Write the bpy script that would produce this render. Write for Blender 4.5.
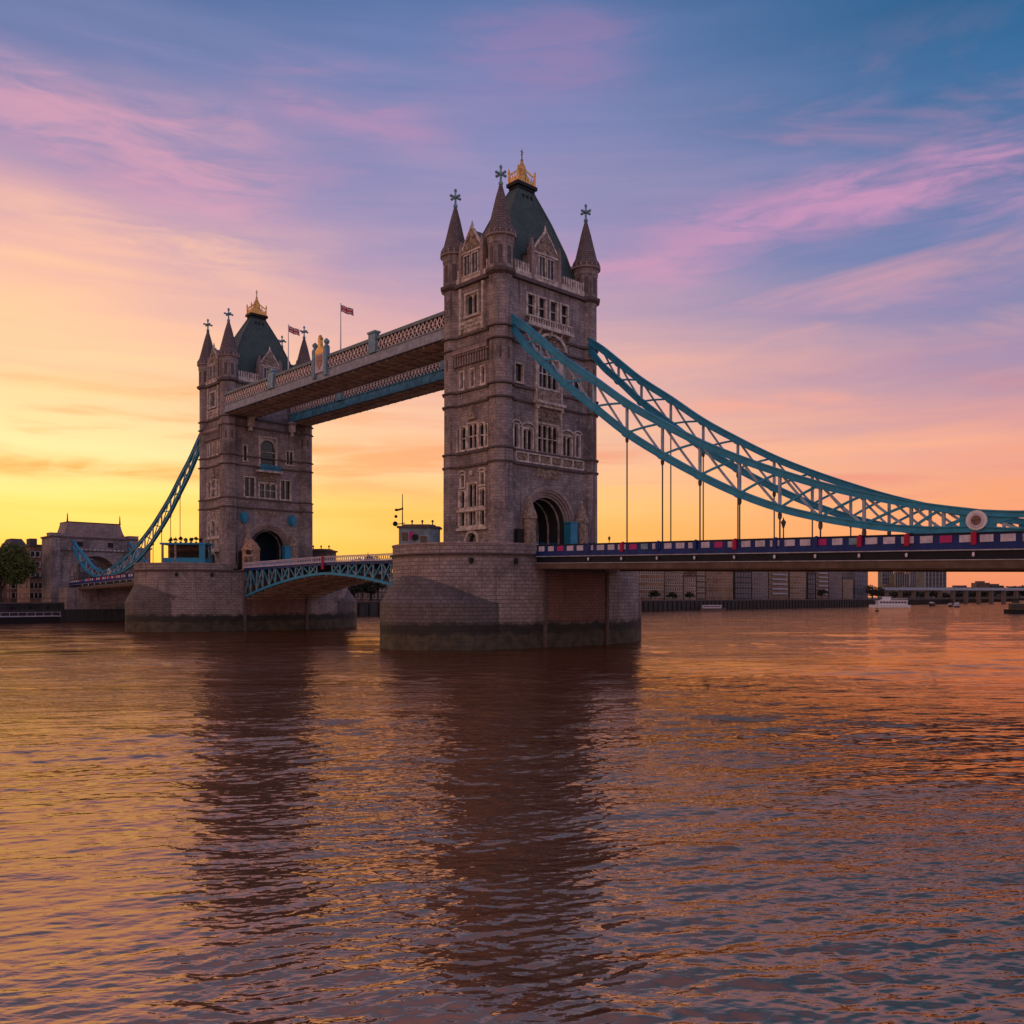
import bpy, bmesh, math, random
import numpy as np
from math import radians, sin, cos, pi, sqrt, atan2
random.seed(7); rng = np.random.default_rng(11)
for o in list(bpy.data.objects): bpy.data.objects.remove(o, do_unlink=True)
scene = bpy.context.scene
COL = scene.collection

# ------------------------------------------------------------------ camera
cd = bpy.data.cameras.new('camera'); cam = bpy.data.objects.new('camera', cd); COL.objects.link(cam)
CAMP = (94.62, -91.53, 6.81); YAW = 136.593; FPX = 881.3; HOR = 597.2
cam.location = CAMP
cam.rotation_euler = (radians(90), 0, radians(YAW-90))
cd.sensor_width = 36; cd.lens = FPX/1024*36; cd.shift_y = (HOR-512)/1024
cd.clip_start = 0.5; cd.clip_end = 20000
scene.camera = cam
scene.render.resolution_x = 1024; scene.render.resolution_y = 1024
scene.view_settings.view_transform = 'Standard'; scene.view_settings.look = 'None'
scene.view_settings.exposure = 0.06; scene.view_settings.gamma = 1.0

def lin(c):
    return tuple(((v/255)/12.92 if v/255 <= 0.04045 else ((v/255+0.055)/1.055)**2.4) for v in c)

# ------------------------------------------------------------------ node helper
class NT:
    def __init__(s, tree): s.t = tree; s.n = tree.nodes; s.l = tree.links
    def new(s, typ, **kw):
        n = s.n.new(typ)
        for k, v in kw.items(): setattr(n, k, v)
        return n
    def put(s, sock, v):
        if hasattr(v, 'is_output') or isinstance(v, bpy.types.NodeSocket): s.l.new(v, sock)
        elif v is not None:
            if isinstance(v, (tuple, list)) and len(v) == 3 and sock.type == 'RGBA': v = (*v, 1)
            sock.default_value = v
    def m(s, op, a, b=None, c=None, clamp=False):
        n = s.new('ShaderNodeMath', operation=op, use_clamp=clamp)
        s.put(n.inputs[0], a); s.put(n.inputs[1], b); s.put(n.inputs[2], c)
        return n.outputs[0]
    def vm(s, op, a, b=None):
        n = s.new('ShaderNodeVectorMath', operation=op); s.put(n.inputs[0], a); s.put(n.inputs[1], b)
        return n.outputs['Value'] if op in ('DOT_PRODUCT', 'LENGTH') else n.outputs[0]
    def comb(s, x, y, z):
        n = s.new('ShaderNodeCombineXYZ'); s.put(n.inputs[0], x); s.put(n.inputs[1], y); s.put(n.inputs[2], z); return n.outputs[0]
    def sep(s, v):
        n = s.new('ShaderNodeSeparateXYZ'); s.put(n.inputs[0], v); return n.outputs
    def mix(s, f, a, b, blend='MIX'):
        n = s.new('ShaderNodeMix', data_type='RGBA', blend_type=blend)
        s.put(n.inputs[0], f); s.put(n.inputs[6], a); s.put(n.inputs[7], b); return n.outputs[2]
    def noise(s, vec, scale, detail=4, rough=0.55, dist=0.0):
        n = s.new('ShaderNodeTexNoise'); s.put(n.inputs['Vector'], vec); n.inputs['Scale'].default_value = scale
        n.inputs['Detail'].default_value = detail; n.inputs['Roughness'].default_value = rough
        n.inputs['Distortion'].default_value = dist; return n.outputs[0]
    def smooth(s, v, a, b, lo=0.0, hi=1.0):
        n = s.new('ShaderNodeMapRange', interpolation_type='SMOOTHSTEP'); s.put(n.inputs[0], v)
        for i, q in enumerate((a, b, lo, hi)): n.inputs[i+1].default_value = q
        return n.outputs[0]
    def ramp(s, f, stops, inter='LINEAR'):
        n = s.new('ShaderNodeValToRGB'); s.put(n.inputs[0], f); e = n.color_ramp.elements; n.color_ramp.interpolation = inter
        while len(e) < len(stops): e.new(0.5)
        for i, (p, c) in enumerate(stops): e[i].position = p; e[i].color = (*c, 1)
        return n.outputs[0]

# ------------------------------------------------------------------ world: dusk sky with streaked cloud
SUN_AZ = YAW + 23.5; SUN_EL = 2.5          # degrees; azimuth counter-clockwise from +x
world = bpy.data.worlds.new('World'); scene.world = world; world.use_nodes = True
w = NT(world.node_tree); w.n.clear()
tc = w.new('ShaderNodeTexCoord'); D = w.vm('NORMALIZE', tc.outputs['Generated'])
dx, dy, dz = w.sep(D)
el = w.m('MULTIPLY', w.m('ARCSINE', dz), 180/pi)                    # elevation, degrees
ca, sa = cos(radians(YAW)), sin(radians(YAW))
fw = w.m('ADD', w.m('MULTIPLY', dx, ca), w.m('MULTIPLY', dy, sa))     # towards the sunset quarter
rt = w.m('SUBTRACT', w.m('MULTIPLY', dx, sa), w.m('MULTIPLY', dy, ca))
az = w.m('MULTIPLY', w.m('ARCTAN2', rt, fw), 180/pi)                 # + = right of the bridge
# cirrus sheet: plane projected overhead, stretched along its wind direction
h = w.m('ADD', w.m('MAXIMUM', dz, 0.0), 0.10)
px_ = w.m('DIVIDE', rt, h); py_ = w.m('DIVIDE', fw, h)
vv = w.m('SUBTRACT', el, w.m('MULTIPLY', w.m('POWER', w.m('MINIMUM', w.m('ABSOLUTE', w.m('SUBTRACT', az, 3.0)), 70.0), 2.0), 0.0006))
cv = w.comb(w.m('MULTIPLY', az, 0.026), w.m('MULTIPLY', vv, 0.12), 0.0)
SKX, SKY, SKZ = 3.9, 14.2, 9.7
n1 = w.noise(w.vm('ADD', cv, (SKZ, SKZ, SKZ)), 0.8, 5, 0.5, 0.5)
n2 = w.noise(w.vm('ADD', cv, (SKX, SKY, 0)), 1.7, 7, 0.56, 0.8)
bandv = w.comb(w.m('MULTIPLY', az, 0.028), w.m('MULTIPLY', el, 0.34), 3.0)
n3 = w.noise(bandv, 1.5, 5, 0.55, 0.35)
warp = w.m('ADD', w.m('MULTIPLY', w.m('SUBTRACT', n1, 0.5), 13.0), w.m('MULTIPLY', w.m('SUBTRACT', n2, 0.5), 5.0))
warp = w.m('MULTIPLY', warp, w.smooth(el, 6, 22))
warp = w.m('ADD', warp, w.m('MULTIPLY', w.m('MULTIPLY', w.m('SUBTRACT', n3, 0.5), 7.0), w.smooth(el, 1.0, 6.0)))
ew = w.m('ADD', el, warp)
t = w.m('DIVIDE', ew, 60.0, clamp=True)
def stops(l): return [(e/60, lin(c)) for e, c in l]
left = w.ramp(t, stops([(0, (250,182,68)), (3.0, (254,199,84)), (5.2, (255,220,118)), (8.2, (255,232,162)), (11, (254,216,156)), (14.5, (252,198,156)),
      (18, (232,176,166)), (21.5, (198,156,174)), (25, (152,138,176)), (29, (110,122,168)), (33.5, (80,106,154)), (41, (122,106,138)), (60, (150,112,124))]))
mid = w.ramp(t, stops([(0, (246,172,72)), (3, (252,184,82)), (6, (254,200,116)), (9, (250,194,148)), (13, (234,178,162)), (17.5, (196,158,176)), (21.5, (160,144,182)),
      (25.5, (134,134,180)), (30, (106,124,174)), (35, (80,110,160)), (42, (112,102,138)), (60, (140,106,122))]))
right = w.ramp(t, stops([(0, (232,136,104)), (3, (246,152,108)), (6, (244,160,118)), (8.5, (232,160,144)), (11.5, (192,146,162)), (14.5, (152,136,172)), (17.5, (122,128,172)),
      (21, (90,120,168)), (25, (60,108,156)), (30, (36,96,142)), (35.5, (26,86,130)), (43, (84,88,126)), (60, (120,94,116))]))  # unseen stops overhead are warmed, to tint and brighten the water's reflections
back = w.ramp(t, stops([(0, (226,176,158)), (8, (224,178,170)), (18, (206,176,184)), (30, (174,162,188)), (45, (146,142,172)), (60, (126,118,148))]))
c1 = w.mix(w.smooth(az, -34, 2), left, mid)
c2 = w.mix(w.smooth(az, -4, 32), c1, right)
# lit cloud streaks over the gradient
pm = w.m('MULTIPLY', w.smooth(n2, 0.52, 0.74), w.m('MULTIPLY', w.smooth(el, 9, 15), w.smooth(el, 33, 24)))
pinkc = w.mix(w.smooth(el, 12, 24), lin((250,180,150)), lin((226,150,176)))
c3 = w.mix(w.m('MULTIPLY', pm, 0.50), c2, pinkc)
om = w.m('MULTIPLY', w.smooth(n3, 0.54, 0.68), w.m('MULTIPLY', w.smooth(el, 2.5, 5), w.smooth(el, 15, 9)))
c4 = w.mix(w.m('MULTIPLY', om, 0.62), c3, w.mix(w.smooth(az, -20, 24), lin((240,158,78)), lin((236,140,118))))
# individual long cloud banks: (elevation, slope, azimuth, half-length, thickness, strength, colour)
nb_ = w.noise(w.comb(w.m('MULTIPLY', az, 0.05), w.m('MULTIPLY', el, 0.22), 21.0), 1.3, 6, 0.58, 0.8)
nc_ = w.noise(w.comb(w.m('MULTIPLY', az, 0.12), w.m('MULTIPLY', el, 0.62), 41.0), 1.3, 7, 0.62, 0.7)
for e0, sl, a0_, hl, th_, st, colr in ((22.3, .05, 22, 17, 1.7, .75, (208,146,184)), (20.6, .02, 7, 9, 1.2, .45, (222,152,178)), (25.4, -.10, -24, 14, 2.3, .62, (222,158,178)), (20.4, -.09, -22, 13, 1.5, .60, (250,192,162)),
      (28.4, -.08, -10, 9, 1.3, .5, (190,140,176)), (17.5, .0, 24, 10, .9, .4, (196,146,176)), (12.4, 0, -24, 12, .55, .55, (240,170,112)), (7.5, .01, -25, 11, .55, .85, (228,158,72)), (6.6, -.02, -9, 8, .7, .5, (244,166,98)),
      (9.6, 0, -7, 7, .5, .45, (244,170,118)), (11.8, -.02, 15, 12, .6, .5, (250,168,140)), (13.6, .03, 24, 12, .9, .45, (184,140,166)), (9.3, .0, 20, 14, .6, .5, (252,178,140)), (31.5, .05, 2, 9, 1.6, .5, (158,124,170))):
    off_ = w.m('ADD', w.m('MULTIPLY', w.m('SUBTRACT', nb_, .5), 3.6*th_), w.m('SUBTRACT', el, w.m('MULTIPLY_ADD', w.m('SUBTRACT', az, a0_), sl, e0)))
    g_ = w.m('EXPONENT', w.m('MULTIPLY', w.m('POWER', w.m('DIVIDE', w.m('ABSOLUTE', off_), th_), 2.0), -1.0))
    g_ = w.m('MULTIPLY', g_, w.smooth(w.m('ABSOLUTE', w.m('SUBTRACT', az, a0_)), hl, hl*.3))
    g_ = w.m('MULTIPLY', g_, w.smooth(nc_, .30, .62, .30, 1.1))
    c4 = w.mix(w.m('MULTIPLY', g_, st), c4, lin(colr))
# unseen quarter behind the viewer: sky brightened as fill light, warm left, cool right
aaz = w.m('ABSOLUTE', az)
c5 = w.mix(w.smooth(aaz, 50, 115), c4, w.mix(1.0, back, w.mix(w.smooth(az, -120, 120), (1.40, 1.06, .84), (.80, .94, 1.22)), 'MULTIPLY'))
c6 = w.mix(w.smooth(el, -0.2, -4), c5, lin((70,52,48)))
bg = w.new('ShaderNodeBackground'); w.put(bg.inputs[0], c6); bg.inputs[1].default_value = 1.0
sky = w.new('ShaderNodeTexSky', sky_type='NISHITA', sun_disc=False)
sky.sun_elevation = radians(SUN_EL); sky.sun_rotation = radians(90-SUN_AZ)
bg2 = w.new('ShaderNodeBackground'); w.put(bg2.inputs[0], sky.outputs[0]); bg2.inputs[1].default_value = 0.01
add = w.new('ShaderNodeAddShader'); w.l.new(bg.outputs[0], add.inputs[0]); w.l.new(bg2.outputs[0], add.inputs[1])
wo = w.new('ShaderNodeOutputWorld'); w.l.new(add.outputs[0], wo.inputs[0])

sd = bpy.data.lights.new('sun', 'SUN'); sd.energy = 0.4; sd.angle = radians(3); sd.color = (1.0, 0.62, 0.30)
sun = bpy.data.objects.new('sun', sd); COL.objects.link(sun)
sun.rotation_euler = (radians(90-SUN_EL), 0, radians(SUN_AZ+90))

# ------------------------------------------------------------------ materials
def mat(name, base, rough=0.6, metal=0.0, build=None, spec=None):
    m = bpy.data.materials.new(name); m.use_nodes = True; k = NT(m.node_tree)
    b = k.n['Principled BSDF']; b.inputs['Roughness'].default_value = rough; b.inputs['Metallic'].default_value = metal
    if spec is not None: b.inputs['Specular IOR Level'].default_value = spec
    b.inputs['Base Color'].default_value = (*base, 1)
    if build: build(k, b)
    return m
def worn(base, amt=0.35, scale=1.2, bump=0.0, dark=None, streak=True):
    def f(k, b):
        tcn = k.new('ShaderNodeTexCoord'); o = tcn.outputs['Object']
        a = k.noise(o, scale, 5, 0.6)
        c = k.mix(k.smooth(a, 0.3, 0.72), tuple(v*(1-amt) for v in base), tuple(min(1, v*(1+amt*0.6)) for v in base))
        if streak:
            s = k.noise(k.vm('MULTIPLY', o, (2.2, 2.2, 0.22)), 1.4, 4, 0.6)
            c = k.mix(k.m('MULTIPLY', k.smooth(s, 0.5, 0.75), 0.5), c, dark or tuple(v*0.45 for v in base))
        k.put(b.inputs['Base Color'], c)
        if bump:
            bn = k.new('ShaderNodeBump'); bn.inputs['Strength'].default_value = 0.6; bn.inputs['Distance'].default_value = bump
            k.put(bn.inputs['Height'], k.noise(o, scale*5, 4)); k.l.new(bn.outputs[0], b.inputs['Normal'])
    return f
def masonry(c1, c2, mortar, bw, rh, ms, blotch=0.5, tide=False, bump=0.05, fine=1.0):
    def f(k, b):
        tcn = k.new('ShaderNodeTexCoord'); o = tcn.outputs['Object']; x, y, z = k.sep(o)
        u = k.m('ADD', x, y); v = k.comb(u, z, 0.0)
        br = k.new('ShaderNodeTexBrick'); k.put(br.inputs['Vector'], v); br.inputs['Scale'].default_value = 1.0
        br.inputs['Brick Width'].default_value = bw; br.inputs['Row Height'].default_value = rh
        br.inputs['Mortar Size'].default_value = ms; br.inputs['Mortar Smooth'].default_value = 0.3; br.inputs['Bias'].default_value = 0.0
        k.put(br.inputs['Color1'], c1); k.put(br.inputs['Color2'], c2); k.put(br.inputs['Mortar'], mortar)
        c = br.outputs[0]
        a = k.noise(o, 0.22*fine, 5, 0.62); a2 = k.noise(o, 1.7*fine, 4, 0.6)
        c = k.mix(k.m('MULTIPLY', k.smooth(a, 0.42, 0.7), blotch), c, tuple(q*0.42 for q in c1))
        c = k.mix(k.m('MULTIPLY', k.smooth(a2, 0.5, 0.75), blotch*0.55), c, tuple(min(1, q*1.55) for q in c2))
        s = k.noise(k.vm('MULTIPLY', o, (1.5, 1.5, 0.10)), 1.0, 5, 0.65)
        c = k.mix(k.m('MULTIPLY', k.smooth(s, 0.52, 0.72), blotch*0.9), c, tuple(q*0.35 for q in c1))
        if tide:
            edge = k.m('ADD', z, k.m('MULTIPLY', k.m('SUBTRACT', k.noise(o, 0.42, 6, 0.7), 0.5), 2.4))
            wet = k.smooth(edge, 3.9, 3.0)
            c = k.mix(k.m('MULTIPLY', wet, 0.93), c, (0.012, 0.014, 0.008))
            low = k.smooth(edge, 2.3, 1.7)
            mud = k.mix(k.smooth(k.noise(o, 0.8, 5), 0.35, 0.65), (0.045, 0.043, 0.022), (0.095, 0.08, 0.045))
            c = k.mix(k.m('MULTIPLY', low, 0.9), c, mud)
            # splash staining of the lower cutwater
        k.put(b.inputs['Base Color'], c)
        bn = k.new('ShaderNodeBump'); bn.inputs['Strength'].default_value = 0.7; bn.inputs['Distance'].default_value = bump
        hgt = k.m('ADD', k.m('MULTIPLY', br.outputs['Fac'], -1.0), k.m('MULTIPLY', k.noise(o, 5*fine, 3), 0.7))
        k.put(bn.inputs['Height'], hgt); k.l.new(bn.outputs[0], b.inputs['Normal'])
    return f
M = {}
M['stone'] = mat('tower_stone', (.3,.22,.2), .85, build=masonry((.245,.208,.200), (.37,.318,.295), (.14,.118,.112), .95, .42, .022, .9))
M['stone2'] = mat('tower_band_stone', (.3,.25,.23), .85, build=masonry((.30,.24,.225), (.37,.30,.27), (.18,.14,.13), 1.3, .7, .022, .6))
M['trim'] = mat('portland_trim', (.55,.5,.42), .8, build=worn((.60,.54,.47), .5, 1.3, .03, (.22,.18,.15)))
M['carved'] = mat('carved_stone', (.3,.25,.2), .85, build=worn((.36,.29,.22), .6, 2.6, .15, (.10,.075,.05)))
M['pier'] = mat('pier_granite', (.3,.25,.23), .82, build=masonry((.25,.208,.190), (.35,.295,.268), (.085,.068,.062), 1.05, .50, .032, .7, True, .08))
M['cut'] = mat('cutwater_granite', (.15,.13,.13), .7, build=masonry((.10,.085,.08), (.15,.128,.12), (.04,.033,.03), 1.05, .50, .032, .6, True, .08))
M['lodge'] = mat('warm_carved_stone', (.4,.25,.16), .85, build=worn((.46,.29,.19), .5, 2.2, .1, (.15,.09,.06)))
M['string'] = mat('dark_string_course', (.1,.08,.08), .85, build=worn((.12,.095,.09), .3, 2))
M['roof'] = mat('green_slate', (.05,.09,.08), .6, build=masonry((.052,.092,.078), (.078,.125,.105), (.022,.045,.038), .5, .35, .03, .6, fine=1.5))
M['spire'] = mat('spire_tiles', (.16,.12,.11), .8, build=masonry((.15,.122,.118), (.215,.175,.165), (.06,.05,.048), .6, .38, .06, .4))
M['gold'] = mat('gilding', (.75,.42,.10), .38, .75, build=worn((.80,.46,.13), .3, 3, 0, (.35,.17,.04)))
M['glass'] = mat('window_glass', (.018,.022,.024), .12)
M['glasst'] = mat('greenish_glass', (.03,.07,.07), .15)
M['tunnel'] = mat('tunnel_dark_grey', (.05,.05,.052), .9)  # road tunnel walls in one even dark grey
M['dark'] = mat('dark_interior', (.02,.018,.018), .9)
M['teal'] = mat('turquoise_paint', (.02,.2,.26), .42, build=worn((.034,.28,.44), .16, .8, 0, (.03,.19,.30)), spec=.18)
M['tealp'] = mat('pale_blue_paint', (.2,.36,.42), .5, build=worn((.20,.36,.43), .35, 1.5, 0, (.08,.13,.15)), spec=.18)
M['tealf'] = mat('faded_turquoise_paint', (.1,.3,.4), .5, build=worn((.10,.32,.42), .4, 1.0, 0, (.05,.14,.18)), spec=.18)
M['brace'] = mat('grey_blue_bracing', (.25,.3,.33), .45, build=worn((.30,.42,.50), .3, .8, 0, (.14,.15,.17)), spec=.18)
M['blue'] = mat('deep_blue_paint', (.01,.035,.13), .4, build=worn((.010,.035,.17), .3, .7, 0, (.006,.015,.06)), spec=.18)
M['darkblue'] = mat('dark_fascia', (.01,.018,.03), .45, build=worn((.007,.012,.022), .3, .7), spec=.18)
M['lilac'] = mat('white_panel', (.6,.58,.66), .55, build=worn((.55,.53,.62), .2, 2), spec=.18)
M['red'] = mat('red_enamel', (.36,.012,.06), .45, spec=.18)
M['pink'] = mat('magenta_panel', (.42,.03,.17), .5, spec=.18)
M['line'] = mat('pale_moulding', (.4,.42,.45), .5, build=worn((.36,.38,.42), .3, 1), spec=.18)
M['soffit'] = mat('soffit_steel', (.13,.095,.075), .75, build=worn((.40,.29,.22), .35, .4, 0, (.12,.085,.07)))
M['flange'] = mat('girder_flange', (.1,.07,.05), .7, build=worn((.125,.088,.068), .3, .6, 0, (.05,.035,.03)), spec=.18)
M['walk'] = mat('walkway_fascia', (.3,.32,.4), .6, build=worn((.27,.32,.39), .35, 1.2, 0, (.12,.12,.14)))
M['lattice'] = mat('lattice_paint', (.62,.5,.48), .6, build=worn((.72,.60,.56), .35, 1.5, 0, (.3,.2,.18)))
M['gate'] = mat('sky_blocker_dark', (.012,.03,.045), .5, spec=.18)  # colour of the added dark sheet inside the tower tunnels
M['black'] = mat('black_iron', (.015,.015,.016), .5, spec=.18)
M['white'] = mat('white_paint', (.75,.75,.75), .4, build=worn((.72,.72,.74), .15, 1), spec=.18)
M['asphalt'] = mat('asphalt', (.05,.05,.05), .9, build=worn((.05,.048,.046), .3, .5, 0, None, False))
M['cabin'] = mat('grey_blue_cladding', (.2,.26,.28), .6, build=worn((.19,.26,.28), .3, 1, 0, (.09,.12,.12)), spec=.18)
M['quay'] = mat('quay_timber_wall', (.035,.035,.033), .9, build=masonry((.028,.028,.026), (.05,.047,.042), (.012,.012,.012), .9, 6.0, .06, .5))
M['deck'] = mat('paving', (.18,.16,.14), .9, build=worn((.16,.14,.13), .3, .3, 0, None, False))
def flagm(n, c): return mat(n, c, .8)
M['fb'], M['fr'], M['fw_'] = flagm('flag_blue', (.02,.03,.16)), flagm('flag_red', (.4,.015,.03)), flagm('flag_white', (.6,.6,.62))
BR = {}
for i, c in enumerate([(.24,.13,.08), (.30,.18,.10), (.16,.10,.075), (.33,.22,.16), (.20,.16,.15), (.085,.075,.075), (.27,.20,.12), (.13,.14,.17)]):
    BR[i] = mat('facade_%s' % 'ochre red brown buff grey charcoal sand slate'.split()[i], c, .85,
                build=masonry(tuple(q*.80 for q in c), tuple(q*1.1 for q in c), tuple(q*.45 for q in c), 2.2, 1.6, .10, .8, fine=.35, bump=.02))
def leafm(name, c):
    def f(k, b):
        tcn = k.new('ShaderNodeTexCoord'); a = k.noise(tcn.outputs['Object'], .9, 4)
        k.put(b.inputs['Base Color'], k.mix(k.smooth(a, .35, .65), tuple(q*.55 for q in c), c))
    return mat(name, c, .7, build=f)
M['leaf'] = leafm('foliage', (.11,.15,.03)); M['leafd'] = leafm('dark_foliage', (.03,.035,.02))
M['bark'] = mat('bark', (.06,.045,.035), .9)

# ------------------------------------------------------------------ mesh builder
class MB:
    def __init__(s): s.v = []; s.f = []; s.mi = []; s.cur = 0
    def face(s, pts):
        i = len(s.v); s.v += [tuple(p) for p in pts]; s.f.append(tuple(range(i, i+len(pts)))); s.mi.append(s.cur)
    def hexa(s, p):           # 8 points: bottom 4, top 4
        i = len(s.v); s.v += [tuple(q) for q in p]
        for q in ((0,3,2,1), (4,5,6,7), (0,1,5,4), (1,2,6,5), (2,3,7,6), (3,0,4,7)):
            s.f.append(tuple(i+k for k in q)); s.mi.append(s.cur)
        return s
    def box(s, x0, x1, y0, y1, z0, z1, F=None):
        P = [(x0,y0,z0), (x1,y0,z0), (x1,y1,z0), (x0,y1,z0), (x0,y0,z1), (x1,y0,z1), (x1,y1,z1), (x0,y1,z1)]
        if F: P = [F(*q) for q in P]
        return s.hexa(P)
    def prism(s, pts, lo, hi, F):     # pts in (a,b), extruded lo..hi via F(a,b,c)
        n = len(pts); i = len(s.v)
        s.v += [tuple(F(a, b, lo)) for a, b in pts] + [tuple(F(a, b, hi)) for a, b in pts]
        s.f.append(tuple(range(i+n-1, i-1, -1))); s.f.append(tuple(range(i+n, i+2*n))); s.mi += [s.cur]*2
        for k in range(n):
            j = (k+1) % n; s.f.append((i+k, i+j, i+n+j, i+n+k)); s.mi.append(s.cur)
        return s
    def lathe(s, cx, cy, prof, n=8, ph=None, F=None, a0=0, a1=2*pi):
        ph = pi/n if ph is None else ph; i = len(s.v)
        for r, z in prof:
            for k in range(n):
                a = ph + 2*pi*k/n; p = (cx+r*cos(a), cy+r*sin(a), z); s.v.append(F(*p) if F else p)
        m = len(prof)
        for j in range(m-1):
            for k in range(n):
                q = (k+1) % n; s.f.append((i+j*n+k, i+j*n+q, i+(j+1)*n+q, i+(j+1)*n+k)); s.mi.append(s.cur)
        s.f.append(tuple(i+k for k in range(n-1, -1, -1))); s.f.append(tuple(i+(m-1)*n+k for k in range(n))); s.mi += [s.cur]*2
        return s
    def bar(s, p, q, wd, hd=None, up=(0,0,1), n=4):
        p = np.array(p, float); q = np.array(q, float); d = q-p; L = np.linalg.norm(d)
        if L < 1e-6: return s
        d /= L; u = np.array(up, float)
        if abs(d@u) > .98: u = np.array((1., 0, 0))
        a = np.cross(d, u); a /= np.linalg.norm(a); b = np.cross(a, d); hd = hd or wd
        if n == 4:
            c = [a*sx*wd/2+b*sz*hd/2 for sx, sz in ((-1,-1), (1,-1), (1,1), (-1,1))]
            return s.hexa([p+k for k in c]+[q+k for k in c])
        i = len(s.v)
        for e in (p, q):
            for k in range(n):
                t_ = 2*pi*k/n; s.v.append(tuple(e+a*cos(t_)*wd/2+b*sin(t_)*wd/2))
        for k in range(n):
            j = (k+1) % n; s.f.append((i+k, i+j, i+n+j, i+n+k)); s.mi.append(s.cur)
        s.f.append(tuple(range(i+n-1, i-1, -1))); s.f.append(tuple(range(i+n, i+2*n))); s.mi += [s.cur]*2
        return s
    def ball(s, c, r, nu=10, nv=6, sz=1.0, F=None):
        prof = [(max(.01*r, r*sin(pi*k/nv)), c[2]-r*sz*cos(pi*k/nv)) for k in range(nv+1)]
        return s.lathe(c[0], c[1], prof, nu, 0, F)
    def build(s, name, material, parent=None, smooth=False, loc=None):
        me = bpy.data.meshes.new(name); me.from_pydata([tuple(map(float, p)) for p in s.v], [], s.f)
        mats = material if isinstance(material, (list, tuple)) else [material]
        for m_ in mats: me.materials.append(m_)
        if len(mats) > 1: me.polygons.foreach_set('material_index', s.mi)
        bm = bmesh.new(); bm.from_mesh(me); bmesh.ops.recalc_face_normals(bm, faces=bm.faces)
        if smooth:
            for f_ in bm.faces: f_.smooth = True
        bm.to_mesh(me); bm.free(); me.update()
        o = bpy.data.objects.new(name, me); COL.objects.link(o)
        if parent: o.parent = parent
        if loc: o.location = loc
        return o
def tag(o, label=None, cat=None, group=None, kind=None):
    if label: o['label'] = label
    if cat: o['category'] = cat
    if group: o['group'] = group
    if kind: o['kind'] = kind
    return o
def thing(name, label, cat, loc=(0,0,0), rz=0, group=None):
    o = bpy.data.objects.new(name, None); COL.objects.link(o); o.location = loc; o.rotation_euler = (0, 0, rz)
    o.empty_display_size = .5
    return tag(o, label, cat, group)
def kids(o): return [c for c in COL.objects if c.parent == o]
def build_index():
    d = {}
    for c in COL.objects:
        if c.parent: d.setdefault(c.parent.name, []).append(c)
    return d
def dup(o, loc, rz, label, idx=None, scale=None):
    idx = idx or build_index()
    r = o.copy(); COL.objects.link(r); r.location = loc; r.rotation_euler = (0, 0, rz); r['label'] = label
    if scale: r.scale = scale
    def rec(a, b):
        for c in idx.get(a.name, []):
            q = c.copy(); COL.objects.link(q); q.parent = b; rec(c, q)
    rec(o, r); return r

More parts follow.
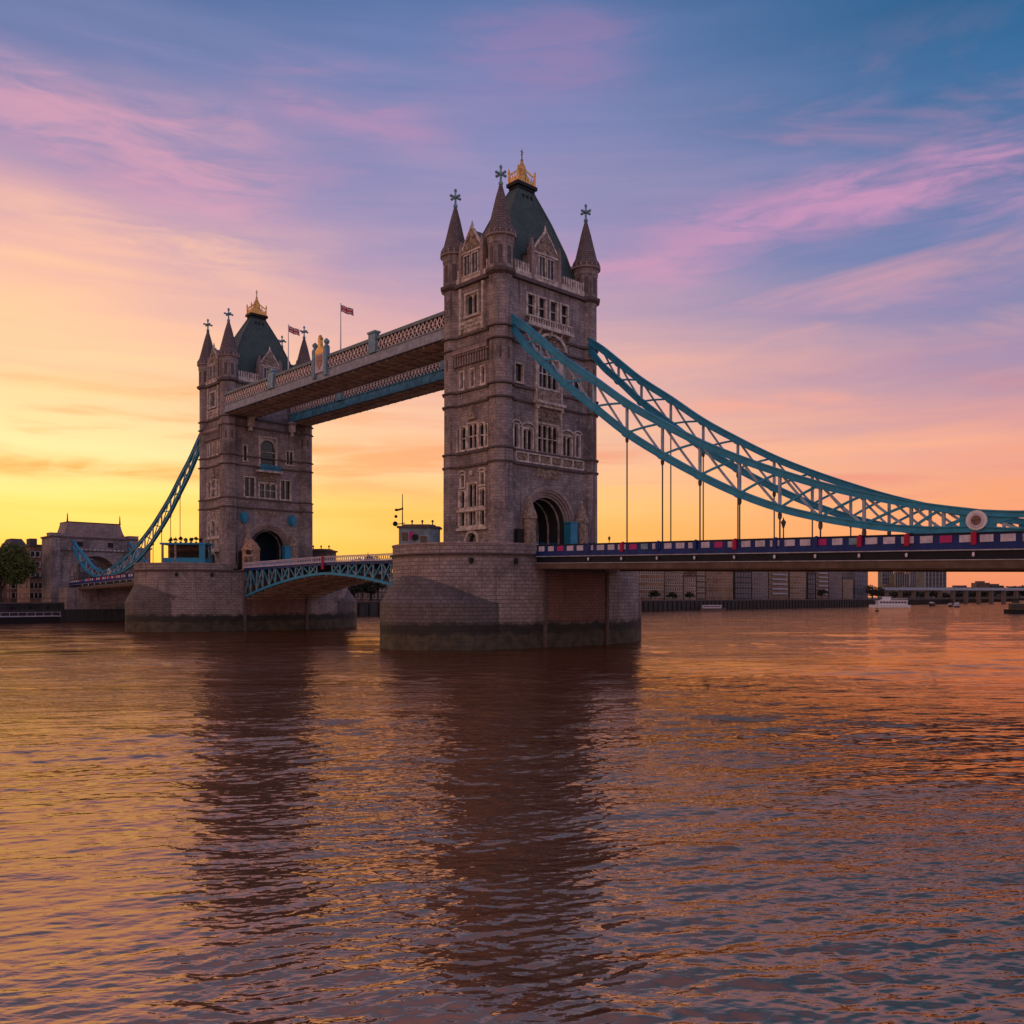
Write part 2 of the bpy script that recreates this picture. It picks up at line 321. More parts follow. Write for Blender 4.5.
# ------------------------------------------------------------------ water: one sheet, fine ripples near the camera
def make_water():
    cx, cy, cz = CAMP; a0 = radians(YAW)
    ang_f = np.linspace(-radians(42), radians(42), 900)
    ang_c = np.linspace(radians(42), radians(318), 90)[1:-1]
    ang = np.concatenate([ang_f, ang_c])
    rr = [0.5, 3, 6, 8.5]; r = 9.5
    while r < 1000: rr.append(r); r += max(.045, .33*r*r/(FPX*cz))
    while r < 11000: rr.append(r); r *= 1.06
    rr = np.array(rr); R_, A_ = np.meshgrid(rr, ang, indexing='ij')
    X = cx+R_*np.cos(a0+A_); Y = cy+R_*np.sin(a0+A_)
    step = np.gradient(rr)[:, None]*np.ones_like(X); coarse = (np.arange(len(ang)) >= 900)[None, :]
    step = np.where(coarse, np.maximum(step, R_*.05), step)
    Z = np.zeros_like(X); nW = 150
    lam = np.exp(rng.uniform(np.log(.21), np.log(30.0), nW))
    th = a0+radians(8)+rng.normal(0, .46, nW)
    for L_, t_ in zip(lam, th):
        k = 2*pi/L_; amp = .0063*L_/sqrt(nW/40)*rng.uniform(.5, 1.3)
        if L_ > 1: amp *= (1/L_)**.46
        fade = np.clip((L_/step-2.6)/2.5, 0, 1)
        ph = k*(X*np.cos(t_)+Y*np.sin(t_)) + .9*np.sin(.35*X/L_*.6+1.3*L_)*1.0 + .9*np.sin(.31*Y/L_*.6+2.1*L_) + rng.uniform(0, 6.28)
        w_ = np.sin(ph); Z += fade*amp*(w_+.28*np.cos(2*ph))
    # patches of calmer and rougher water
    patch = .75+.45*np.sin(X*.11+1.2*np.sin(Y*.07))*np.sin(Y*.09+1.1*np.sin(X*.05)+.8)
    Z *= patch
    nr, na = X.shape
    co = np.stack([X, Y, Z], -1).reshape(-1, 3).astype(np.float32)
    i = np.arange((nr-1)*na); row = i//na; c_ = i % na; nx = (c_+1) % na
    q = np.stack([row*na+c_, (row+1)*na+c_, (row+1)*na+nx, row*na+nx], -1).astype(np.int32)
    me = bpy.data.meshes.new('river_water'); me.vertices.add(len(co)); me.vertices.foreach_set('co', co.ravel())
    me.loops.add(q.size); me.loops.foreach_set('vertex_index', q.ravel())
    me.polygons.add(len(q)); me.polygons.foreach_set('loop_start', np.arange(0, q.size, 4, dtype=np.int32))
    me.polygons.foreach_set('loop_total', np.full(len(q), 4, np.int32)); me.polygons.foreach_set('use_smooth', np.ones(len(q), bool))
    me.update(calc_edges=True); me.validate()
    def f(k, b):
        tcn = k.new('ShaderNodeTexCoord'); o = tcn.outputs['Object']
        rot = k.new('ShaderNodeMapping'); k.put(rot.inputs[0], o); rot.inputs['Rotation'].default_value = (0, 0, -a0-radians(6))
        v = rot.outputs[0]
        nA = k.noise(k.vm('MULTIPLY', v, (1, .40, 1)), 4.5, 2.5, .5, .4)
        nB = k.noise(k.vm('MULTIPLY', v, (1, .35, 1)), .62, 5, .6, .6)
        nC = k.noise(k.vm('MULTIPLY', v, (1, .6, 1)), .11, 5, .6, .5)
        geo = k.new('ShaderNodeNewGeometry')
        dist = k.vm('LENGTH', k.vm('SUBTRACT', geo.outputs['Position'], CAMP))
        farf = k.smooth(dist, 28, 110)
        nP = k.noise(k.vm('MULTIPLY', v, (1, .30, 1)), .035, 6, .68, .8)
        patch = k.smooth(nP, .36, .66, .25, 1.75)
        hA = k.m('MULTIPLY', nA, k.m('MULTIPLY', patch, .026)); hB = k.m('MULTIPLY', nB, k.m('MULTIPLY', patch, k.m('ADD', .030, k.m('MULTIPLY', farf, .16))))
        hC = k.m('MULTIPLY', nC, k.m('MULTIPLY', k.smooth(dist, 60, 300), 1.5))
        bn = k.new('ShaderNodeBump'); bn.inputs['Strength'].default_value = 1.0; bn.inputs['Distance'].default_value = 1.0
        k.put(bn.inputs['Height'], k.m('ADD', k.m('ADD', hA, hB), hC)); k.l.new(bn.outputs[0], b.inputs['Normal'])
        silt = k.noise(o, .05, 4)
        k.put(b.inputs['Base Color'], k.mix(silt, (.070,.035,.023), (.098,.050,.034)))
        # silty diffuse body; copper sunset reflection put into the mirror skin's orange tint
        col = b.inputs['Base Color'].links[0].from_socket
        df = k.new('ShaderNodeBsdfDiffuse'); k.put(df.inputs[0], col); k.l.new(bn.outputs[0], df.inputs['Normal'])
        gl = k.new('ShaderNodeBsdfGlossy'); gl.inputs['Color'].default_value = (1.0, .71, .47, 1); gl.inputs['Roughness'].default_value = .03; k.l.new(bn.outputs[0], gl.inputs['Normal'])
        fr = k.new('ShaderNodeFresnel'); fr.inputs['IOR'].default_value = 5.2; k.l.new(bn.outputs[0], fr.inputs['Normal'])
        mx = k.new('ShaderNodeMixShader'); k.l.new(fr.outputs[0], mx.inputs[0]); k.l.new(df.outputs[0], mx.inputs[1]); k.l.new(gl.outputs[0], mx.inputs[2])
        k.l.new(mx.outputs[0], k.n['Material Output'].inputs['Surface']); k.n.remove(b)
    me.materials.append(mat('river_water', (.07,.04,.03), .07, build=f))
    o = bpy.data.objects.new('water', me); COL.objects.link(o); tag(o, kind='structure')
make_water()

# ------------------------------------------------------------------ land
bankpts = [(-176,-2500), (-176,60), (-178,250), (-205,580), (-420,1660), (2600,2500), (6000,2600), (6000,9000), (-9000,9000), (-9000,-2500)]
m = MB(); m.prism(bankpts, -3, 4.6, lambda a, b, c: (a, b, c))
land = m.build('ground', M['deck']); tag(land, kind='structure')
def quay(p, q, label, z=5.0, th=1.2):
    d = np.array(q, float)-np.array(p, float); L = np.linalg.norm(d); d /= L; nrm = np.array((d[1], -d[0]))
    t_ = thing('quay_wall', label, 'quay wall', (*p, 0), atan2(d[1], d[0]))
    m = MB(); m.box(0, L, -th, -.02, -2, z); m.build('wall', M['quay'], t_)
    m = MB(); m.box(0, L, -th-.25, .3, z+.003, z+.4); m.build('coping', M['string'], t_)
    m = MB(); s = 0
    while s < L: m.box(s, s+.5, -th-.45, -th-.003, -2, z-.6); s += 4.5
    m.build('fender_piles', M['black'], t_)
    m = MB(); s = 0
    while s < L: m.bar((s, -.9, z+.4), (s, -.9, z+1.5), .08); s += 4
    m.bar((0, -.9, z+1.5), (L, -.9, z+1.5), .08); m.build('railing', M['black'], t_)
    return t_
quay((-176,-300), (-176,60), 'dark quay wall along the left bank below the brick buildings')
quay((-176,60), (-178,250), 'dark quay wall seen under the low opening span between the piers')
quay((-178,250), (-205,580), 'long dark piled quay wall under the row of waterfront blocks at right')
quay((-205,580), (-420,1660), 'far dark quay wall behind the white passenger boat')

# ------------------------------------------------------------------ tower
HX, HY = 4.9, 8.8                    # turret centres
NX, NY = 5.8, 9.7                    # face planes
ZB, ZK = 12.7, 51.6
FACE = {'px': lambda s, z, n: (NX+n, s, z), 'nx': lambda s, z, n: (-NX-n, -s, z),
        'py': lambda s, z, n: (-s, NY+n, z), 'ny': lambda s, z, n: (s, -NY-n, z)}
def sbox(m, F, s0, s1, z0, z1, n0, n1):
    m.hexa([F(s0,z0,n1), F(s1,z0,n1), F(s1,z0,n0), F(s0,z0,n0), F(s0,z1,n1), F(s1,z1,n1), F(s1,z1,n0), F(s0,z1,n0)])
def skin(m, F, s0, s1, z0, z1, holes, dep):
    S = sorted({s0, s1} | {max(s0, min(s1, h[0])) for h in holes} | {max(s0, min(s1, h[1])) for h in holes})
    Z = sorted({z0, z1} | {max(z0, h[2]) for h in holes} | {h[3] for h in holes})
    inside = lambda a, b: any(h[0] < a < h[1] and h[2] < b < h[3] for h in holes)
    for i in range(len(S)-1):
        for j in range(len(Z)-1):
            a, b, c, d = S[i], S[i+1], Z[j], Z[j+1]
            if inside((a+b)/2, (c+d)/2): continue
            m.face([F(a,c,0), F(b,c,0), F(b,d,0), F(a,d,0)])
    for h in holes:
        a, b, c, d = h[:4]
        m.face([F(a,c,0), F(a,d,0), F(a,d,-dep), F(a,c,-dep)]); m.face([F(b,c,0), F(b,d,0), F(b,d,-dep), F(b,c,-dep)])
        m.face([F(a,c,0), F(b,c,0), F(b,c,-dep), F(a,c,-dep)]); m.face([F(a,d,0), F(b,d,0), F(b,d,-dep), F(a,d,-dep)])
def archfill(m, F, s0, s1, zs, zt, n0, n1, pointed=False, seg=10):
    c = (s0+s1)/2; r = (s1-s0)/2; H = min(zt-zs-.02, r*(1.35 if pointed else 1.0))
    P = []
    for k in range(seg+1):
        u = -1+2*k/seg
        P.append((c+r*u, zs+H*((1-abs(u)**1.5) if pointed else sqrt(max(0, 1-u*u)))))
    for k in range(seg):
        (a, za), (b, zb) = P[k], P[k+1]
        m.hexa([F(a,za,n1), F(b,zb,n1), F(b,zb,n0), F(a,za,n0), F(a,zt,n1), F(b,zt,n1), F(b,zt,n0), F(a,zt,n0)])
def window(par, F, s0, s1, z0, z1, lights=2, rows=1, arch=True, glass='glass', fr=.2, proud=.14, hood=False, frame='trim', dep=.5, pointed=False):
    m = MB(); W = fr
    sbox(m, F, s0-W, s0+.04, z0, z1, -.3, proud); sbox(m, F, s1-.04, s1+W, z0, z1, -.3, proud)
    sbox(m, F, s0-W-.12, s1+W+.12, z0-.28, z0+.003, -.3, proud+.12); sbox(m, F, s0-W, s1+W, z1-.003, z1+W*.9, -.3, proud+.03)
    lw = (s1-s0)/lights
    for i in range(1, lights): sbox(m, F, s0+i*lw-.07, s0+i*lw+.07, z0+.003, z1-.004, -.34, -.02)
    for j in range(1, rows): zz = z0+(z1-z0)*j/rows; sbox(m, F, s0+.04, s1-.04, zz-.07, zz+.07, -.33, -.035)
    if arch:
        for i in range(lights):
            a = s0+i*lw+.06; b = a+lw-.12; archfill(m, F, a, b, z1-(b-a)*.62, z1-.002, -.31, -.03, pointed)
    if hood:
        c = (s0+s1)/2; r = (s1-s0)/2+W+.1
        for k in range(8):
            a0, a1 = pi*k/8, pi*(k+1)/8
            for rr_ in (r,):
                m.prism([(c+rr_*cos(a0), z1+.1+rr_*.55*sin(a0)), (c+rr_*cos(a1), z1+.1+rr_*.55*sin(a1)),
                         (c+(rr_+.18)*cos(a1), z1+.1+(rr_*.55+.2)*sin(a1)), (c+(rr_+.18)*cos(a0), z1+.1+(rr_*.55+.2)*sin(a0))], 0, proud+.1, F)
    o = m.build('window', M[frame], par)
    p = MB()
    sbox(p, F, s0+.001, s1-.001, z0+.001, z1-.001, -dep+.02, -.38); p.build('pane', M[glass], o)
    # glazing bars
    g = MB(); nb = max(2, int((s1-s0)/.45)); nz = max(2, int((z1-z0)/.7))
    for i in range(1, nb): q = s0+(s1-s0)*i/nb; sbox(g, F, q-.018, q+.018, z0, z1, -.38, -.355)
    for i in range(1, nz): q = z0+(z1-z0)*i/nz; sbox(g, F, s0, s1, q-.018, q+.018, -.378, -.352)
    g.build('glazing_bars', M['black'], o)
    return (s0, s1, z0, z1)
def relief(par, F, s0, s1, z0, z1, name='carved_relief', seed=0, matn='carved', dep=.35, cell=.45):
    r_ = random.Random(seed); m = MB(); sbox(m, F, s0, s1, z0, z1, 0, .06)
    s = s0+cell/2
    while s < s1:
        z = z0+cell/2
        while z < z1:
            R_ = cell*r_.uniform(.25, .6); a = s+r_.uniform(-.1, .1); b = z+r_.uniform(-.1, .1); a = min(max(a, s0+R_*.7), s1-R_*.7)
            d_ = .06+r_.uniform(.3, 1)*dep; n_ = r_.choice((5, 6, 8)); ph = r_.random()*3
            P = [(a+R_*cos(ph+2*pi*k/n_), b+R_*sin(ph+2*pi*k/n_)) for k in range(n_)]
            m.prism(P, .05, d_*.6, F); m.prism([(a+(u-a)*.55, b+(v-b)*.55) for u, v in P], .05, d_, F)
            z += cell
        s += cell
    return m.build(name, M[matn], par)
def balustrade(m, F, s0, s1, z0, h_, n0, n1, pitch=.55, wd=.2):
    sbox(m, F, s0, s1, z0, z0+.2, n0, n1); sbox(m, F, s0, s1, z0+h_-.2, z0+h_, n0-.03, n1+.03)
    s = s0+.15
    while s < s1-.1: sbox(m, F, s, s+wd, z0+.2, z0+h_-.2, n0+.04, n1-.04); s += pitch

def make_tower():
    T = thing('bridge_tower', 'large near stone tower with green slate roof and gold crown, centre of the picture', 'bridge tower', (0,0,0), 0, 'twin stone towers of the bridge')
    OFF = -.45
    # ---- windows first, they give the holes of the walls
    def X_land(F):
        H = []; o = OFF; a = lambda *q, **k: H.append(window(T, F, *q, **k))
        for s in (-4.2, -1.95, .4, 2.7): a(o+s+.1, o+s+1.45, 46.7, 49.6, lights=1, rows=2, arch=False, glass='glasst' if s == .4 else 'glass', fr=.3)
        a(-7.0-.0, -5.5, 36.9, 39.4, lights=1, rows=1, arch=False, fr=.14); a(5.0, 6.5, 36.9, 39.4, lights=1, arch=False, fr=.14)
        a(o-2.0, o+2.0, 36.8, 41.0, lights=4, rows=2, fr=.35, proud=.3)
        a(o-2.1, o+2.1, 27.6, 31.6, lights=4, rows=2, arch=True, fr=.3)
        for g in (-1, 1):
            c = o+g*4.05; a(c-.95, c+.95, 27.6, 30.5, lights=2, rows=1, fr=.22, hood=True)
            c = o+g*6.35; a(c-.42, c+.42, 27.7, 30.9, lights=1, fr=.22, hood=True, pointed=True)
        # balcony under the top row
        m = MB(); sbox(m, F, o-4.7, o+4.6, 45.0, 45.35, 0, 1.0); balustrade(m, F, o-4.6, o+4.5, 45.35, 1.1, .75, .95, .5)
        for s in (-4.4, -2.2, 0, 2.2, 4.1): m.prism([(0,45), (.9,45), (0,43.8)], o+s, o+s+.3, lambda n, z, s_: F(s_, z, n))
        m.build('balcony', M['trim'], T)
        # carved arch ornament
        m = MB()
        for k in range(12):
            a0, a1 = pi*k/12, pi*(k+1)/12
            m.prism([(o+.6+2.6*cos(a0), 42.6+1.9*sin(a0)), (o+.6+2.6*cos(a1), 42.6+1.9*sin(a1)), (o+.6+3.1*cos(a1), 42.6+2.3*sin(a1)), (o+.6+3.1*cos(a0), 42.6+2.3*sin(a0))], 0, .45, F)
        m.build('blind_arch', M['trim'], T)
        relief(T, F, o-1.7, o+2.9, 42.6, 44.0, 'carved_relief', 3, 'carved', .35, .5)
        # tall pilasters with the oriel, white sill, carved panel
        m = MB()
        for s in (-2.75, 2.35): sbox(m, F, o+s, o+s+.38, 34.6, 42.2, 0, .42)
        sbox(m, F, o-3.0, o+3.0, 34.35, 34.75, 0, 1.0); sbox(m, F, o-2.7, o+2.7, 33.95, 34.346, 0, .7)
        m.build('oriel_frame', M['trim'], T)
        m = MB(); sbox(m, F, o-2.33, o+2.31, 34.76, 36.4, 0, .55); m.build('oriel_apron', M['carved'], T)
        for s in (-2.65, 2.35): m = MB(); sbox(m, F, o+s, o+s+.3, 27.4, 33.9, 0, .42); m.lathe(o+s+.15, 33.9, [(.3,0),(.3,.2)], 6, 0, lambda a_, b_, c_: F(a_, b_, c_+.42)); m.build('pilaster', M['trim'], T)
        relief(T, F, o-2.3, o+2.3, 32.05, 33.9, 'carved_panel', 5, 'carved', .5, .55)
        return H
    def frieze(F, o, W=7.0, W2=7.0):
        m = MB(); sbox(m, F, -W, W2, 25.72, 25.95, 0, .35); sbox(m, F, -W, W2, 27.0, 27.2, 0, .3)
        s = -W
        while s <= W2+.01: sbox(m, F, s-.12, s+.12, 25.95, 27.0, 0, .32); s += (W+W2)/6
        m.build('frieze_frame', M['trim'], T)
        relief(T, F, -W+.15, W2-.15, 25.98, 26.97, 'carved_frieze', 9, 'carved', .18, .5)
    def X_river(F):
        H = []; o = OFF; a = lambda *q, **k: H.append(window(T, F, *q, **k))
        a(o-1.8, o+1.8, 34.6, 40.6, lights=1, rows=2, fr=.35, arch=True, glass='glasst', proud=.25)
        a(-6.0, -5.2, 35.3, 38.5, lights=1, fr=.2); a(3.9, 5.5, 35.5, 38.4, lights=2, fr=.2)
        a(o-5.3, o-3.0, 27.9, 31.9, lights=2, rows=1, arch=False, fr=.25); a(o+3.0, o+5.3, 27.9, 31.9, lights=2, rows=1, arch=False, fr=.25)
        a(o-1.9, o+1.9, 27.9, 31.0, lights=3, rows=2, fr=.25, glass='glasst')
        m = MB(); sbox(m, F, o-2.7, o+2.9, 33.2, 33.6, 0, 1.2); m.build('balcony_slab', M['trim'], T)
        m = MB(); balustrade(m, F, o-2.3, o+2.4, 33.6, 1.2, .9, 1.1, .4); m.build('balcony_rail', M['teal'], T)
        relief(T, F, o-1.9, o+1.9, 31.3, 33.1, 'carved_panel', 12, 'carved', .45, .5)
        for g in (-6.0, 5.1):
            m = MB(); m.prism([(g+.75*cos(2*pi*k/16), 23.4+1.25*sin(2*pi*k/16)) for k in range(16)], 0, .8, F)
            m.prism([(g+.5*cos(2*pi*k/16), 23.4+.95*sin(2*pi*k/16)) for k in range(16)], .8, 1.1, F); m.build('shield', M['teal'], T)
        for g in (-4.6, 5.0): m = MB(); sbox(m, F, g-.5, g+.5, 42.5, 44.2, 0, 1.2); sbox(m, F, g-.7, g+.7, 44.2, 44.6, 0, 1.5); sbox(m, F, g-.3, g+.3, 41.6, 42.5, 0, .8); m.build('walkway_bracket', M['trim'], T)
        return H
    def Y_face(F, sd):
        H = []; a = lambda *q, **k: H.append(window(T, F, *q, **k))
        a(-1.25, 1.25, 46.8, 49.8, lights=2, rows=1, fr=.3, proud=.3, glass='glasst')
        for s in (-2.3, 0, 2.3): a(s-.36, s+.36, 36.7, 39.1, lights=1, fr=.22, hood=False)
        a(-1.0, 1.0, 27.9, 31.4, lights=2, rows=2, fr=.2)
        for g in (-1, 1): a(g*1.95-.55, g*1.95+.55, 27.9, 31.2, lights=1, rows=2, fr=.18); a(g*3.05-.25, g*3.05+.25, 27.9, 30.9, lights=1, rows=2, fr=.12)
        a(-.95, .95, 19.6, 22.9, lights=2, rows=1, fr=.22)
        for g in (-1, 1): a(g*2.15-.5, g*2.15+.5, 19.6, 22.0, lights=1, fr=.2); a(g*2.15-.5, g*2.15+.5, 17.0, 18.9, lights=1, fr=.2, arch=False)
        for g in (-1, 1): a(g*2.15-.4, g*2.15+.4, 22.6, 24.3, lights=1, fr=.22, hood=True)
        a(-.8, .8, 17.0, 18.9, lights=2, fr=.2, arch=False)
        m = MB(); sbox(m, F, -3.15, 3.15, 19.0, 19.3, 0, .4); sbox(m, F, -3.25, 3.25, 16.3, 16.7, 0, .45)
        for s in (-2.95, -1.3, 1.1, 2.75): sbox(m, F, s, s+.18, 16.7, 22.2, 0, .26)
        m.build('window_bands', M['trim'], T)
        m = MB(); m.prism([(.35*cos(2*pi*k/10), 24.4+.35*sin(2*pi*k/10)) for k in range(10)], 0, .4, F); m.build('roundel', M['trim'], T)
        # door
        H.append((-1.1, 1.1, ZB, 15.9))
        m = MB(); archfill(m, F, -1.1, 1.1, 14.8, 15.9, -.5, -.02)
        for k in range(12):
            a0, a1 = pi*k/12, pi*(k+1)/12
            m.prism([(1.12*cos(a0), 14.8+1.12*sin(a0)), (1.12*cos(a1), 14.8+1.12*sin(a1)), (1.55*cos(a1), 14.8+1.55*sin(a1)), (1.55*cos(a0), 14.8+1.55*sin(a0))], 0, .3, F)
        for g in (-1, 1): sbox(m, F, min(g*1.12, g*1.55), max(g*1.12, g*1.55), ZB, 14.8, 0, .3); sbox(m, F, min(g*2.2, g*2.9), max(g*2.2, g*2.9), ZB, 14.9, 0, .5)
        dr = m.build('door_surround', M['trim'], T)
        p = MB(); sbox(p, F, -1.09, 1.09, ZB, 15.88, -.48, -.4); p.build('door', M['glass'], T)
        # sculpture and pilasters, upper storey
        relief(T, F, -2.4, 2.4, 44.35, 46.3, 'carved_relief', 21, 'trim', .6, .6)
        for s in (-2.6, 2.25): m = MB(); sbox(m, F, s, s+.4, 44.4, 51.0, 0, .4); m.build('pilaster', M['trim'], T)
        m = MB(); m.prism([(-.9,32.0), (.9,32.0), (.25,33.2), (.1,34.0), (-.1,34.0), (-.25,33.2)], 0, .35, F); m.build('carved_finial', M['carved'], T)
        # corbel table
        m = MB(); sbox(m, F, -3.7, 3.7, 41.6, 42.2, 0, .75); s = -3.5
        while s < 3.5: sbox(m, F, s, s+.22, 39.9, 41.6, 0, .45); archfill(m, F, s+.22, s+.56, 41.2, 41.6, 0, .6, seg=4); s += .56
        m.build('corbel_table', M['stone2'], T)
        return H
    hxp = X_land(FACE['px']); hxn = X_river(FACE['nx']); hyn = Y_face(FACE['ny'], -1); hyp = Y_face(FACE['py'], 1)
    frieze(FACE['px'], OFF); 
    # ---- walls
    R_ = 4.0; AC = OFF; AZ = 17.2; RO = 5.6
    big = (AC-RO, AC+RO, ZB, AZ+RO)
    for F, H, S in ((FACE['px'], hxp+[big], HY), (FACE['nx'], hxn+[(-AC-RO+2*AC, -AC+RO+2*AC, ZB, AZ+RO)], HY)):
        m = MB(); skin(m, F, -S, S, ZB, ZK, H, .5); m.build('wall', M['stone'], T)
    for F, H in ((FACE['ny'], hyn), (FACE['py'], hyp)):
        m = MB(); skin(m, F, -HX, HX, ZB, ZK, H, .5); m.build('wall', M['stone'], T)
    # inner core with the road tunnel
    def arch_pts(c, r, n=20): return [(c+r*cos(pi-pi*k/n), AZ+r*sin(pi-pi*k/n)) for k in range(n+1)]
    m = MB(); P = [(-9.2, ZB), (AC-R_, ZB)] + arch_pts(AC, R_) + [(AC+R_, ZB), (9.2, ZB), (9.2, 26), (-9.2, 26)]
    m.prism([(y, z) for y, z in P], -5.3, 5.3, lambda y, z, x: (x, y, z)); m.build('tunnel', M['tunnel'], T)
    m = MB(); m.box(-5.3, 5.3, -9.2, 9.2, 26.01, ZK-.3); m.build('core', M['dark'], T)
    # archivolts: stepped rings
    for key in ('px', 'nx'):
        F = FACE[key]; c = AC
        m = MB()
        for ri, ro, d0, d1, mi in ((R_, 4.35, -.5, -.35, 0), (4.35, 4.7, -.5, -.12, 0), (4.7, 5.05, -.5, .12, 0), (5.05, RO-.003, -.5, .3, 1)):
            for k in range(24):
                a0, a1 = pi*k/24, pi*(k+1)/24
                m.prism([(c+ri*cos(a0), AZ+ri*sin(a0)), (c+ri*cos(a1), AZ+ri*sin(a1)), (c+ro*cos(a1), AZ+ro*sin(a1)), (c+ro*cos(a0), AZ+ro*sin(a0))], d0, d1, F)
            for g in (-1, 1): sbox(m, F, min(c+g*ri, c+g*ro), max(c+g*ri, c+g*ro), ZB, AZ, d0, d1)
        m.build('archivolt', M['stone2'], T)
        m = MB(); archfill(m, F, c-RO+.003, c+RO-.003, AZ, AZ+RO-.002, -.5, -.001, seg=28)
        m.build('arch_spandrel', M['stone'], T)
        relief(T, F, c-2.2, c+2.2, 23.9, 25.2, 'carved_relief', 33, 'carved', .18, .5)
    # tunnel ribs (pale) and an added dark blocking sheet
    for x in (-4.6, -2.4, -.2, 2.0, 4.2):
        m = MB()
        for k in range(16):
            a0, a1 = pi*k/16, pi*(k+1)/16; ri, ro = R_-.22, R_-.002
            m.prism([(AC+ri*cos(a0), AZ+ri*sin(a0)), (AC+ri*cos(a1), AZ+ri*sin(a1)), (AC+ro*cos(a1), AZ+ro*sin(a1)), (AC+ro*cos(a0), AZ+ro*sin(a0))], x, x+.16, lambda y, z, x_: (x_, y, z))
        for g in (-1, 1): m.box(x, x+.16, min(AC+g*(R_-.22), AC+g*(R_-.002)), max(AC+g*(R_-.22), AC+g*(R_-.002)), ZB, AZ)
        m.build('tunnel_rib', M['trim'], T)
    # stone sentry buttresses beside the arch, turquoise gate box
    for key, spots in (('px', (-5.0, 5.8)), ('nx', (-5.4, 5.2))):
        F = FACE[key]
        for s in spots:
            m = MB()
            G = lambda a_, b_, c_, F=F, s=s: F(s+a_, c_, 1.0+b_)
            m.lathe(0, 0, [(1.15,ZB), (1.15,ZB+1.0), (.98,ZB+1.1), (.95,ZB+5.0), (1.12,ZB+5.1), (1.1,ZB+5.5), (.75,ZB+6.4), (.25,ZB+7.6), (.05,ZB+8.0)], 8, pi/8, G)
            b = m.build('stone_sentry_turret', M['carved'], T)
            m = MB(); m.ball((0, 0, ZB+8.1), .2, 8, 5, 1, G); m.build('ball_finial', M['trim'], b)
        g = 3.7
        m = MB(); sbox(m, F, g-.9, g+.6, ZB, ZB+4.9, .2, 1.5); sbox(m, F, g-1.0, g+.7, ZB+4.9, ZB+5.1, .1, 1.6); m.build('gate_box', M['teal'], T)
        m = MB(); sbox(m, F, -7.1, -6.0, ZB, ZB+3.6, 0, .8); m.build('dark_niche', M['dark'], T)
        m = MB(); sbox(m, F, AC-3.6, g-1.0, ZB+.3, ZB+1.5, -.3, -.22)
        for i in range(14): q = AC-3.5+i*.47; sbox(m, F, q, q+.08, ZB+1.5, ZB+2.0, -.3, -.24)
        m.build('gate_railing', M['teal'], T)
    m = MB(); m.box(-.6, -.5, AC-R_+.02, AC+R_-.02, ZB, AZ+.2); m.prism([(AC-R_+.02, AZ+.2)]+[(y*.995+AC*.005, z) for y, z in arch_pts(AC, R_) if z > AZ+.25]+[(AC+R_-.02, AZ+.2)], -.6, -.5, lambda y, z, x: (x, y, z)); m.build('tunnel_sky_blocker', M['gate'], T)  # added dark sheet, keeps bright sky from showing through the arch
    # ---- string courses round the faces
    for z, h_, d_ in ((25.35,.32,.34), (27.25,.28,.30), (34.2,.28,.30), (36.1,.28,.30), (42.25,.3,.32), (44.0,.3,.34), (ZK-.35,.5,.5)):
        m = MB()
        for F, S in ((FACE['px'], HY-.9), (FACE['nx'], HY-.9), (FACE['py'], HX-.9), (FACE['ny'], HX-.9)): sbox(m, F, -S, S, z, z+h_, -.02, d_)
        m.build('string_course', M['string'], T)
    # ---- turrets
    for sx in (-1, 1):
        for sy in (-1, 1):
            cx, cy = sx*HX, sy*HY; m = MB(); r0 = 1.72; r1 = 1.85
            m.lathe(cx, cy, [(2.1,ZB), (2.1,ZB+1), (r0+.12,ZB+1.2), (r0+.1,25.3), (r0+.1,27.4), (r0,27.5), (r0,ZK), (r1,ZK+.2), (r1,55.2), (r1+.1,55.4), (r1+.1,56.0), (r1+.25,56.3), (r1+.25,56.5)], 8)
            tu = m.build('turret', M['stone'], T)
            m = MB()
            for z in (25.35, 27.25, 34.2, 36.1, 42.25, 44.0):
                m = MB(); m.lathe(cx, cy, [(r0+.12,z), (r0+.34,z+.08), (r0+.34,z+.24), (r0+.12,z+.34)], 8); m.build('ring_moulding', M['string'], tu)
            m = MB(); m.lathe(cx, cy, [(r1,ZK-.4), (r1+.42,ZK-.1), (r1+.42,ZK+.3), (r1+.02,ZK+.45)], 8)
            m.build('ring_moulding', M['string'], tu)
            # corbel slits and upper panels
            m = MB()
            for k in range(8):
                a = 2*pi*k/8; ux, uy = cos(a), sin(a); tx, ty = -uy, ux; ap = r0*cos(pi/8)
                for (z0, z1, hw, R__) in ((39.6,41.2,.16,ap), (52.6,55.0,.3,r1*cos(pi/8))):
                    P = [(cx+ux*(R__-.1+q*.13)+tx*s_*hw, cy+uy*(R__-.1+q*.13)+ty*s_*hw) for q, s_ in ((0,-1), (1,-1), (1,1), (0,1))]
                    m = MB(); m.hexa([(*p, z0) for p in P]+[(*p, z1) for p in P]); m.build('slit', M['string'], tu)
            m = MB(); prof = [(r1+.36,56.4), (r1+.30,57.3), (1.78,57.9), (1.30,59.8), (.82,61.8), (.34,63.5), (.2,64.0)]
            m.lathe(cx, cy, prof, 8); 
            sp = m.build('spire', M['spire'], tu)
            m = MB()
            m.lathe(cx, cy, [(r1+.34,56.38), (r1+.40,56.42), (r1+.40,56.6), (r1+.3,56.62)], 16)
            for k in range(16):
                a = 2*pi*k/16; rr_ = r1+.36; m.box(-.1, .1, -.14, .0, 57.75, 58.45, lambda x, y, z, a=a: (cx+cos(a)*(rr_+y)-sin(a)*x, cy+sin(a)*(rr_+y)+cos(a)*x, z-1.3))
            m.build('spire_crenel', M['stone2'], tu)
